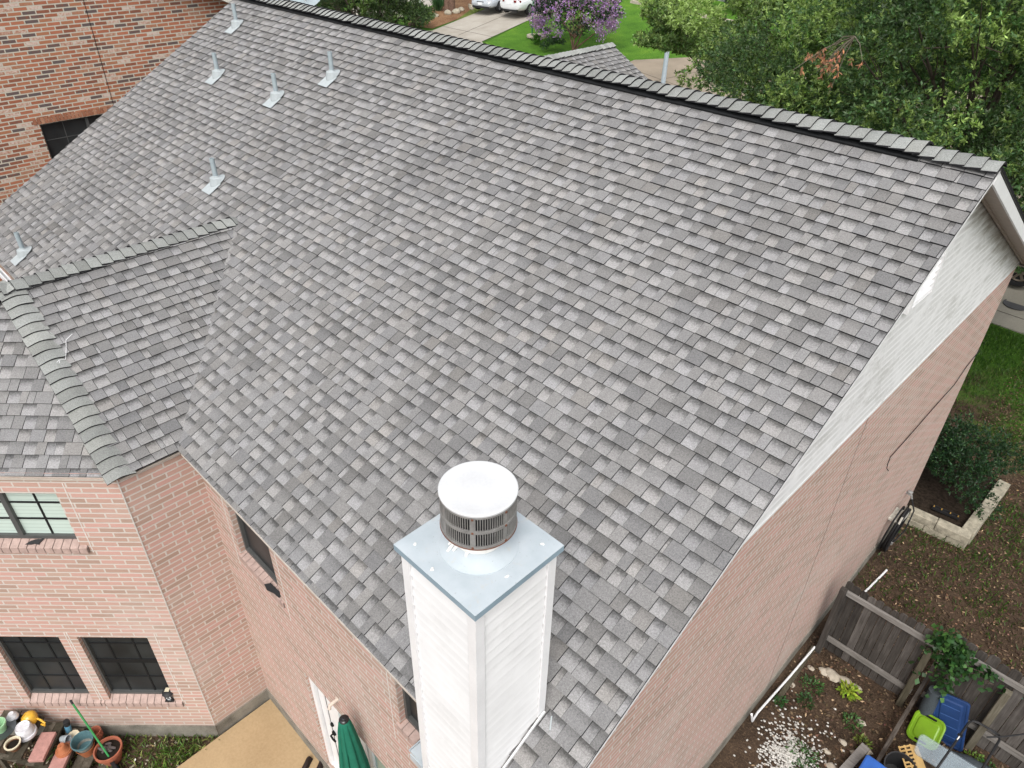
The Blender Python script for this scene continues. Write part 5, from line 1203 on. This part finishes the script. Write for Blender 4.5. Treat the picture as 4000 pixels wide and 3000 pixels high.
# bucket, blue crate, yellow basket
bk=thing('bucket','black plastic bucket at the bottom edge beside the timber','bucket',(1.66,.10,ZG)); mb=MB(); ax=Vector((.10,-.25,1)).normalized(); mb.lathe((1.66,.06,-8.38),[(.15,0),(.20,.36),(.215,.36),(.215,.39),(.20,.39),(.19,.34),(.14,.02)],28,tuple(ax),capb=True,capt=True); mb.build('tub',M_TRIMB,bk)
cr=thing('storage_box','bright blue plastic box at the bottom edge in front of the bucket','box',(1.52,-.28,ZG)); mb=MB(); p=rounded(.5,.36,.04)
V=[Vector((1.55+a*k,-.34+b*k,z)) for k,z in ((.9,ZG),(1,ZG+.34),(1.06,ZG+.34),(1.06,ZG+.37),(.98,ZG+.38)) for a,b in p]; m_=len(p); mb.idx(V,[(i*m_+k,i*m_+(k+1)%m_,(i+1)*m_+(k+1)%m_,(i+1)*m_+k) for i in range(4) for k in range(m_)]+[tuple(4*m_+k for k in range(m_))],0,.5,False); mb.build('body',plain('bright_blue_plastic',(.03,.11,.40),.4,.4),cr)
yb_=thing('plastic_basket','pale yellow perforated plastic basket piece behind the frosted lid','basket',(1.86,.2,ZG)); mb=MB()
X_=Vector((.45,-.62,.1)).normalized(); Y_=Vector((.7,.45,.5)).normalized(); Y_=(Y_-X_*Y_.dot(X_)).normalized(); N_=X_.cross(Y_); c=Vector((1.76,.16,-8.02))
for k in range(9): mb.box(c+X_*(-.24+.06*k),(.022,.15,.012),tuple(X_),tuple(Y_),tuple(N_))
for s_ in (-.075,0,.075): mb.box(c+Y_*s_,(.52,.022,.014),tuple(X_),tuple(Y_),tuple(N_))
mb.box(c+Y_*.12-N_*.04,(.52,.10,.012),tuple(X_),tuple((Y_-N_*.8).normalized()),tuple((N_+Y_*.8).normalized())); mb.build('grid',plain('pale_yellow_plastic',(.60,.40,.16),.5,.4),yb_)
# mower handle
mw=thing('lawn_mower_handle','black tubular mower handle at the lower right corner','mower handle',(2.3,.2,ZG))
hz=-7.6
hp=[(1.97,-.55,-8.05),(2.02,-.10,-7.72),(2.08,.55,-7.62),(2.11,.98,-7.60),(2.14,1.06,-7.59),(2.20,1.085,-7.59),(2.42,1.11,-7.60),(2.48,1.10,-7.60),(2.50,1.03,-7.60),(2.47,.55,-7.62),(2.44,-.10,-7.72),(2.40,-.55,-8.05)]
mb=MB(); mb.tube(hp,.016,10); mb.build('handle_tube',M_TRIMB,mw)
mb=MB(); mb.tube([(2.36,.93,-7.58),(2.52,1.08,-7.55),(2.72,1.30,-7.5)],.011,8); mb.tube([(2.14,1.02,-7.56),(2.3,1.05,-7.54),(2.46,1.04,-7.56)],.007,6); mb.build('bail_lever',M_TRIMB,mw)
mb=MB(); mb.tube([(2.09,.68,-7.59),(2.05,.3,-7.7),(2.03,-.2,-7.9),(2.02,-.5,-8.1)],.008,6); mb.build('pull_cord',M_WHITED,mw)
mb=MB(); mb.lathe((2.09,.70,-7.59),[(.018,-.03),(.018,.03)],8,(1,0,0)); mb.lathe((2.02,-.08,-7.70),[(.022,-.035),(.022,.035)],8,(1,0,0)); mb.build('knob',M_BLACK,mw)
mb=MB(); mb.box((2.2,-1.05,-8.22),(.5,.62,.18)); 
for x,y in ((1.93,-.8),(2.47,-.8),(1.93,-1.3),(2.47,-1.3)): mb.lathe((x,y,-8.3),[(.1,-.03),(.1,.03)],16,(1,0,0))
mb.build('deck',M_TRIMB,mw)
# green hose on the soil beyond the fence
mb=MB(); mb.tube([(2.55,2.75,-8.37),(2.9,2.55,-8.37),(3.3,2.60,-8.37),(3.9,2.4,-8.37)],.012,6); tag(mb.build('green_hose',plain('green_hose_rubber',(.03,.24,.15),.5,.4)),'thin green hose on the soil beyond the right fence panel','hose')
# rocks by the fence, weeds
rn=random.Random(6)
for i,(x,y,s) in enumerate([(.22,.95,.09),(.36,.98,.13),(.55,1.0,.12),(.72,1.05,.07),(1.02,.52,.075),(1.25,.15,.09),(1.15,-.02,.07),(.95,.02,.06),(.85,-.28,.055),(1.0,-.45,.09),(.05,.85,.06),(-.04,.35,.06)]):
    tag(rock((x,y,ZG+.015),(s,s*rn.uniform(.55,.8),s*.35),50+i).build('stone',M_PALESTONE),'pale flat stone lying on the soil in front of the fence','stone','stones in front of the fence')
wl=[(.20,.55,'green weed near the wall, between pipe and fence',.16,(.045,.11,.03)),(.24,.22,'green weed below the one at the white pipe',.13,(.035,.085,.025)),(.66,.86,'yellow green seedling with lobed leaves under the fence rail',.12,(.26,.34,.04)),(.92,.40,'green and yellow weed near the end of the fence panel',.14,(.05,.12,.03)),(.62,-.62,'leafy weed beside the white pebbles',.22,(.04,.10,.025)),(.80,-.85,'wide leafy weed right of the white pebbles',.24,(.032,.085,.022)),(1.16,.20,'small yellowish weed beside the long timber',.10,(.12,.16,.03)),(-.02,-.05,'small weed between the wall foot and the pipe',.08,(.04,.11,.03)),(2.62,1.05,'green weed under the right fence panel beside the mower handle',.2,(.05,.13,.03)),(2.42,1.12,'yellow green weed at the foot of the right fence panel',.14,(.12,.2,.03))]
for i,(x,y,lb,s,cl) in enumerate(wl):
    t=thing('weed',lb,'weed',(x,y,ZG)); r=np.random.default_rng(300+i); n=int(70+260*s); a=r.random(n)*6.28; q=r.random(n)**.6*s
    P=np.stack([x+np.cos(a)*q,y+np.sin(a)*q,ZG+.01+.10*r.random(n)*(1-q/s*.5)],1); D=np.stack([np.cos(a)+r.normal(size=n)*.6,np.sin(a)+r.normal(size=n)*.6,.5+r.normal(size=n)*.3],1)
    leaf_mesh('leaves',P,D,.055 if i!=2 else .10,.026 if i!=2 else .045,palette(n,cl,.3,seed=i),M_LEAF,t)

# ================================================================== LEFT CORNER: plant stand, pots
BP=lambda d,n_,z: OB+d45*d+n45*n_+Vector((0,0,z))
Zv=(0,0,1)
grass('grass_tufts','grass tufts on the soil strip between bay wall and patio',(-7.2,-5.56),(-9.2,-6.5),7200,.13,(.075,.14,.025),(.20,.23,.07),210,lambda x,y,r:(((x-OB.x)*n45.x+(y-OB.y)*n45.y)>.02)&(r.random(len(x))<np.where((x>-5.9),.95,.28)),lean=.8)
scatter_leaves('soil_litter','dry stems and leaf bits on the soil strip beside the patio','leaves',(-7.4,-5.58),(-9,-6.5),1500,.05,(.16,.11,.06),(.36,.32,.24),.25,211,M_LITTER,hole=lambda x,y:((x-OB.x)*n45.x+(y-OB.y)*n45.y)<.03)
stand=thing('plant_stand','mossy stepped wooden plant stand against the bay wall','plant stand',tuple(BP(2.1,.4,ZG)))
steps=[(2.57,.755),(2.31,.605),(2.065,.455),(1.83,.305),(1.585,.16)]
for i,(d,h) in enumerate(steps):
    mb=MB()
    for k in range(2): mb.box(BP(d-.062-.125*k+.25 if False else d+.065+.122*k-.01,.375,ZG+h-.017),(.118,.60,.034),tuple(d45),tuple(n45),Zv,rnd=random.random())
    o=mb.build('tread',M_STEP,stand)
for n_ in (.10,.64):
    mb=MB()
    for (d0,h0),(d1,h1) in zip(steps,steps[1:]): mb.bar(BP(d0+.10,n_,ZG+h0-.10),BP(d1+.10,n_,ZG+h1-.10),.03,.10,Zv)
    mb.build('stringer',M_STEP,stand)
for d,h in ((2.66,.7),(2.15,.42),(1.72,.12)):
    for n_ in (.13,.61): mb=MB(); mb.box(BP(d,n_,ZG+h/2),(.05,.05,h),tuple(d45),tuple(n45),Zv); mb.build('leg',M_STEP,stand)
def potmat(name,c,rough=.7,spec=.3): return plain(name,c,rough,spec,var=.14,scale=18)
M_TERRA=potmat('terracotta',(.36,.125,.055)); M_TERRAD=potmat('dark_terracotta',(.33,.105,.06)); M_WPOT=potmat('white_ceramic',(.60,.60,.63),.25,.5); M_YPOT=potmat('yellow_ceramic',(.70,.40,.045),.2,.6); M_BPOT=potmat('blue_grey_plastic',(.075,.15,.165),.5,.4); M_GREYP=potmat('grey_plastic',(.25,.24,.21),.6); M_CREAM=potmat('cream_ceramic',(.62,.55,.40),.4,.4); M_SOIL=potmat('potting_soil',(.018,.014,.011),.95,.1); M_BROWNP=potmat('brown_glaze',(.16,.075,.04),.3,.5); M_PAVER=potmat('pink_paver',(.42,.225,.195),.9,.15); M_MINT=potmat('mint_ceramic',(.28,.50,.28),.35,.5); M_BOT=potmat('blue_label',(.10,.26,.38),.5,.4)
def pot(name,label,cat,base,r0,r1,h,mat,axis=(0,0,1),rimh=.03,rimt=.012,content=None,group=None,up=True):
    t=thing(name,label,cat,tuple(base),group); mb=MB()
    mb.lathe(base,[(r0,0),(r1,h-rimh),(r1+rimt,h-rimh),(r1+rimt,h),(r1-.006,h),(r1-.012,h-.03),(r0*.9,.03)],30,axis,capt=True); mb.build('body',mat,t)
    if content: 
        cm=MB(); ax=Vector(axis).normalized(); cm.lathe(Vector(base)+ax*(h-.045),[(r1-.010,0),(r1*.5,.012),(.002,.016)],24,axis); cm.build('soil',content,t)
    return t
def onstep(i,n_,dd=.0): return BP(steps[i][0]+.11+dd,n_,ZG+steps[i][1]+.002)
# overturned white bowl and yellow watering jug, white planter, brown pot
t=thing('bowl','small white bowl with blue rim, upside down on the top tread','bowl',tuple(BP(2.62,.18,ZG+.757)))
mb=MB(); b=BP(2.62,.18,ZG+.757); mb.lathe(b,[(.075,0),(.072,.03),(.055,.065),(.036,.082),(.034,.092),(.028,.092),(.001,.086)],26); mb.build('body',M_WPOT,t)
mb=MB(); mb.lathe(b,[(.0765,.001),(.0765,.012)],26,capb=False,capt=False); mb.build('rim',plain('blue_glaze',(.05,.10,.35),.3,.5),t)
t=thing('jug','yellow ceramic jug lying on the second tread near the wall','jug',tuple(onstep(1,.17))); b=onstep(1,.16,-.05)
mb=MB(); ax=Vector((d45.x*.55,d45.y*.55,.62)); mb.lathe(b+Vector((0,0,.03)),[(.05,-.01),(.085,.03),(.105,.08),(.10,.12),(.075,.155),(.055,.17),(.05,.168),(.001,.16)],26,tuple(ax)); mb.build('body',M_YPOT,t)
mb=MB(); h0=b-d45*.05+Vector((0,0,.09)); mb.tube([tuple(h0),tuple(h0-d45*.07+n45*.03+Vector((0,0,.01))),tuple(h0-d45*.12+n45*.05-Vector((0,0,.03))),tuple(h0-d45*.11+n45*.06-Vector((0,0,.07))),tuple(h0-d45*.05+n45*.04-Vector((0,0,.075)))],.014,8); mb.build('handle',M_YPOT,t)
t=thing('planter','white ceramic planter upside down on the second tread','planter',tuple(onstep(1,.32))); b=onstep(1,.33,-.02); mb=MB(); mb.lathe(b,[(.125,0),(.13,.012),(.128,.05),(.112,.055),(.098,.17),(.088,.185),(.083,.183),(.078,.176),(.001,.176)],32); mb.build('body',M_WPOT,t)
pot('flower_pot','brown pot with cream rim and dark soil on the second tread','pot',onstep(1,.53,.03),.062,.092,.12,M_BROWNP,rimh=.02,rimt=.008,content=M_SOIL)
mb=MB(); b=onstep(1,.53,.03); mb.lathe(b,[(.1005,.104),(.103,.122),(.082,.122),(.080,.075)],28,capb=False,capt=False); tag(mb.build('pot_rim_ring',M_CREAM),'cream ring on the brown pot of the second tread','pot ring')
t=pot('flower_pot','mint green and teal pot on the top tread at the left edge','pot',BP(2.665,.37,ZG+.757),.06,.085,.17,M_MINT)
mb=MB(); mb.lathe(BP(2.655,.37,ZG+.7575),[(.13,0),(.165,.02),(.17,.03),(.16,.024),(.001,.012)],30); tag(mb.build('saucer',glass_mat('dark_clear_plastic',(.05,.055,.06))),'dark plastic saucer under the mint pot on the top tread','saucer')
# pavers
def paver(label,d,n_,z,w=.20,l=.40): 
    mb=MB(); mb.box(BP(d,n_,z+.03),(w,l,.058),tuple((d45+n45*.05).normalized()),tuple((n45-d45*.05).normalized()),Zv); o=mb.build('paver',M_PAVER); bv=o.modifiers.new('bevel','BEVEL'); bv.width=.007; bv.segments=2; return tag(o,label,'paver','pink pavers on the plant stand')
paver('plain pink concrete paver on the third tread of the plant stand',2.17,.45,ZG+.457); paver('pink concrete paver under the stacked terracotta saucers',1.93,.50,ZG+.307)
t=thing('terracotta_saucers','stack of upturned terracotta saucers and pot on the pink paver','flower pot',tuple(BP(1.92,.45,ZG+.365))); mb=MB(); b=BP(1.92,.44,ZG+.367)
mb.lathe(b,[(.105,0),(.107,.02),(.095,.022),(.097,.04),(.083,.043),(.07,.06),(.058,.10),(.045,.135),(.04,.14),(.012,.14),(.010,.13)],30); mb.build('body',M_TERRA,t)
# bottle, disk, small pot
t=thing('spray_bottle','dark capped bottle with blue label between tread and wall','bottle',tuple(BP(2.0,.10,ZG+.31))); b=BP(2.03,.12,ZG+.307); ax=Vector((-d45.x*.18,-d45.y*.18,1)); mb=MB(); mb.lathe(b,[(.036,0),(.04,.01),(.04,.15),(.034,.165)],20,tuple(ax)); mb.build('body',M_BOT,t); mb=MB(); axn=ax.normalized(); mb.lathe(b+axn*.165,[(.04,0),(.042,.01),(.042,.085),(.036,.10)],20,tuple(ax)); mb.build('cap',M_TRIMB,t)
mb=MB(); mb.lathe(BP(1.925,.20,ZG+.31),[(.07,0),(.086,.012),(.088,.018),(.02,.012),(.001,.012)],10,(0,-.15,1)); tag(mb.build('dish',M_CREAM),'cream scalloped dish beside the blue labelled bottle','dish')
ax=(d45*-.9+n45*.15+Vector((0,0,.18))); t=thing('plastic_pot','small grey plastic pot lying on its side beside the terracotta saucers','pot',tuple(BP(1.99,.31,ZG+.31))); mb=MB(); mb.lathe(BP(2.045,.265,ZG+.365),[(.04,0),(.055,.10),(.06,.10),(.06,.12),(.052,.12),(.036,.02)],22,tuple(ax)); mb.build('body',potmat('pale_grey_plastic',(.36,.40,.42),.5),t)
# nested blue / grey / terracotta pots
t=thing('pot_stack','nested stack of terracotta, grey and blue pots on the lowest tread','pot stack',tuple(onstep(4,.33))); b=onstep(4,.34,.0)
mb=MB(); mb.lathe(b,[(.085,0),(.125,.17),(.118,.17),(.08,.02)],30,capt=False); mb.build('terracotta_pot',M_TERRA,t)
mb=MB(); mb.lathe(b,[(.09,.12),(.128,.235),(.122,.235)],30,capb=False,capt=False); mb.build('grey_pot',M_GREYP,t)
mb=MB(); mb.lathe(b,[(.118,.236),(.138,.262),(.142,.262),(.140,.278),(.145,.278),(.145,.30),(.133,.30),(.095,.12),(.001,.115)],32,capb=False,capt=False); mb.build('blue_pot',M_BPOT,t)
t=thing('pot_stack','stack of small terracotta pots behind the blue one near the wall','pot stack',tuple(onstep(4,.14))); b=onstep(4,.15,-.06); mb=MB()
for k in range(3): mb.lathe(b+Vector((0,0,.045*k)),[(.05,0),(.072,.09),(.082,.09),(.082,.115),(.070,.115),(.046,.01)],26)
mb.build('body',M_TERRAD,t)
# big pot with bark
bp_=BP(1.37,.37,ZG+.036); t=pot('flower_pot','large terracotta pot filled with dark bark beside the plant stand','pot',bp_,.115,.172,.27,M_TERRAD,rimh=.05,rimt=.014,content=M_SOIL)
mb=MB(); rn=random.Random(7)
for k in range(11): 
    a=rn.uniform(0,6.28); q=rn.uniform(0,.10); c_=bp_+Vector((math.cos(a)*q,math.sin(a)*q,.255)); dv=Vector((rn.gauss(0,1),rn.gauss(0,1),.25)).normalized()*.045; mb.tube([c_-dv,c_,c_+dv],[.014,.022,.013],7)
mb.build('bark_piece',potmat('grey_bark',(.09,.075,.072),.9),t)
mb=MB(); mb.box(BP(1.43,.40,ZG+.02),(.22,.60,.03),tuple(d45),tuple(n45),Zv); tag(mb.build('plank',M_STEP),'mossy plank under the large terracotta pot end of the stand','plank')
# broom
br=thing('broom','broom with green handle and blue bristles leaning on the bay sill','broom',tuple(BP(1.24,.48,ZG))); top=BP(1.805,.07,ZG+1.0); bot=BP(1.285,.49,ZG+.20)
mb=MB(); mb.tube([top,bot],.014,10); mb.build('handle',plain('green_broom_handle',(.03,.22,.06),.4,.4),br); mb=MB(); dt=(top-bot).normalized(); mb.tube([top-dt*.06,top+dt*.005],.0155,10); mb.build('handle_cap',M_TRIMB,br)
mb=MB(); hd2=BP(1.245,.54,ZG+.17); side=(n45*.72-d45*.7+Vector((0,0,.12))).normalized(); dn=(-(dt)).normalized(); dn=(dn-side*dn.dot(side)).normalized(); nn_=side.cross(dn)
mb.box(hd2,(.26,.05,.05),tuple(side),tuple(dn),tuple(nn_)); mb.build('head_block',M_TRIMB,br)
mb=MB(); rn=random.Random(1)
for k in range(46):
    s_=(k%23-11)/11*.122; e=(k//23-.5)*.03; a=hd2+side*s_+nn_*e+dn*.02; b2=a+dn*.13+side*s_*.25+nn_*rn.uniform(-.01,.01); mb.bar(a,b2,.012,.012,tuple(nn_))
mb.build('bristles',plain('blue_bristle',(.03,.10,.20),.7,.2,var=.3,scale=60),br)
# lantern on the sill
ln=thing('lantern','small black lantern standing on the brick sill at the right','lantern',tuple(BP(.46,.0,-7.475))); b=BP(.475,-.02,-7.478); mb=MB()
for s1 in (-1,1):
    for s2 in (-1,1): mb.box(b+d45*.042*s1+n45*.042*s2+Vector((0,0,.085)),(.012,.012,.13),tuple(d45),tuple(n45),Zv)
mb.box(b+Vector((0,0,.012)),(.115,.115,.024),tuple(d45),tuple(n45),Zv); mb.lathe(b+Vector((0,0,.15)),[(.085,0),(.085,.012),(.06,.04),(.05,.055),(.048,.06)],8)
for s1 in (-1,1):
    mb.bar(b+n45*.048-d45*.04*s1+Vector((0,0,.03)),b+n45*.048+d45*.04*s1+Vector((0,0,.145)),.006,.006,tuple(n45)); mb.bar(b-d45*.048-n45*.04*s1+Vector((0,0,.03)),b-d45*.048+n45*.04*s1+Vector((0,0,.145)),.006,.006,tuple(d45))
mb.build('frame',M_TRIMB,ln); mb=MB(); mb.box(b+Vector((0,0,.085)),(.08,.08,.125),tuple(d45),tuple(n45),Zv); mb.build('glass',potmat('frosted_glass',(.62,.64,.66),.2,.5),ln); mb=MB(); mb.box(b+Vector((0,0,.212)),(.06,.06,.006),tuple(d45),tuple(n45),Zv); mb.build('solar_panel',M_CREAM,ln)
# black scraps on the sills
def scrap(label,pts,c,X,Y,th=.012):
    X,Y=Vector(X),Vector(Y); c=Vector(c); N=X.cross(Y).normalized(); mb=MB(); P=[c+X*a+Y*b for a,b in pts]; Q=[p+N*th for p in P]; n=len(P)
    mb.idx(P+Q,[tuple(range(n-1,-1,-1)),tuple(range(n,2*n))]+[(i,(i+1)%n,(i+1)%n+n,i+n) for i in range(n)],0,.5,False); return tag(mb.build('torn_scrap',M_TRIMB),label,'scrap','torn scraps on the window sills')
scrap('torn black scrap lying on the sill of the upper bay window',[(-.10,-.03),(-.05,.012),(.0,.03),(.06,.035),(.10,.075),(.085,.03),(.06,.0),(.055,-.03),(.0,-.02),(-.03,-.03)],BP(1.235,-.02,-4.325),-d45,(-n45+Vector((0,0,.42))).normalized())
scrap('torn black scrap lying on the sill of the upper rear window',[(-.17,-.03),(-.12,.03),(.0,.035),(.12,.045),(.12,-.01),(.02,-.02),(-.08,-.05)],(-4.26,YW-.0,-4.688),(1,0,0),Vector((0,.94,.3)))
# closed parasol on the patio
pu=Vector((-2.71,-5.815,0)); PT=-5.18
um=thing('parasol','closed dark green parasol standing on the patio by the glazed door','parasol',(pu.x,pu.y,ZG+.05))
mb=MB(); n=72; V=[]; lv=[(PT-.01,.028),(PT-.05,.062),(PT-.20,.088),(PT-.55,.125),(PT-1.0,.165),(PT-1.45,.185),(PT-1.62,.178)]
for li,(z,rad) in enumerate(lv):
    f=min(1,li/3.0)
    for k in range(n):
        a=2*math.pi*k/n; pl=abs(math.sin(a*4+.25*math.sin(li*.9))); rr=rad*(1-.34*f*(1-pl**.55))*(1+.05*math.sin(3*a+li))
        sw=a+.25*f*pl; V.append((pu.x+rr*math.cos(sw),pu.y+rr*math.sin(sw),z-.02*pl*f))
mb.idx(V,[(i*n+k,(i+1)*n+k,(i+1)*n+(k+1)%n,i*n+(k+1)%n) for i in range(len(lv)-1) for k in range(n)],0,.5,True); mb.build('canopy',plain('green_canvas',(.014,.135,.085),.85,.2,var=.1,scale=8,fine=160),um)
mb=MB(); mb.lathe((pu.x,pu.y,PT-.03),[(.052,0),(.054,.014),(.046,.026),(.034,.03),(.03,.042),(.018,.048),(.001,.049)],26); mb.build('finial',plain('black_gloss',(.012,.012,.013),.25,.5),um)
mb=MB(); mb.tube([(pu.x,pu.y,ZG+.05),(pu.x,pu.y,PT-.5)],.022,10); mb.build('pole',M_TRIMB,um); mb=MB(); mb.lathe((pu.x,pu.y,ZG+.046),[(.24,0),(.24,.05),(.06,.08),(.035,.2)],26); mb.build('base',M_TRIMB,um)
# shoes
for i,(dx,dy,lb) in enumerate(((-4.27,-5.82,'left one of the dark shoes on the patio below the door'),(-4.10,-5.72,'right one of the dark shoes on the patio below the door'))):
    t=thing('shoe',lb,'shoe',(dx,dy,ZG+.045),'pair of dark shoes'); ax=Vector((.5,-.86,0)); sd2=Vector((.86,.5,0)); mb=MB(); V=[]; lv=[(-.13,.032,.05),(-.10,.04,.075),(-.03,.036,.07),(.03,.042,.055),(.09,.046,.045),(.13,.03,.03)]; n=12
    for x,w_,h in lv:
        for k in range(n):
            a=2*math.pi*k/n; V.append(Vector((dx,dy,ZG+.062))+ax*x+sd2*w_*math.cos(a)+Vector((0,0,max(-.008,h*math.sin(a)))))
    mb.idx(V,[(k_*n+k,k_*n+(k+1)%n,(k_+1)*n+(k+1)%n,(k_+1)*n+k) for k_ in range(5) for k in range(n)]+[tuple(range(n-1,-1,-1)),tuple(5*n+k for k in range(n))]); mb.build('upper',potmat('dark_leather',(.025,.017,.015),.5),t)
    mb=MB(); mb.box(Vector((dx,dy,ZG+.054)),(.27,.088,.016),tuple(ax),tuple(sd2)); mb.build('sole',M_TRIMB,t)
# thin pale twig on the bay roof
mb=MB(); tw=[(.05,.0),(.10,.05),(.14,.04),(.22,.10),(.26,.17),(.30,.24),(.36,.23)]
def onside(u,v): return Vector((EC[0],EC[1],BEZ))+Vector((0,1,0))*u+Vector((XRB-EC[0],0,ZR-BEZ)).normalized()*v+Vector((0,0,.028))
mb.tube([onside(.02,1.55),onside(.10,1.60),onside(.16,1.58),onside(.22,1.70),onside(.27,1.82),onside(.36,1.87)],.0032,5); mb.tube([onside(.02,1.50),onside(.07,1.50),onside(.10,1.60)],.003,5)
tag(mb.build('pale_string',M_WHITED),'thin pale string lying on the side slope of the bay roof','string')
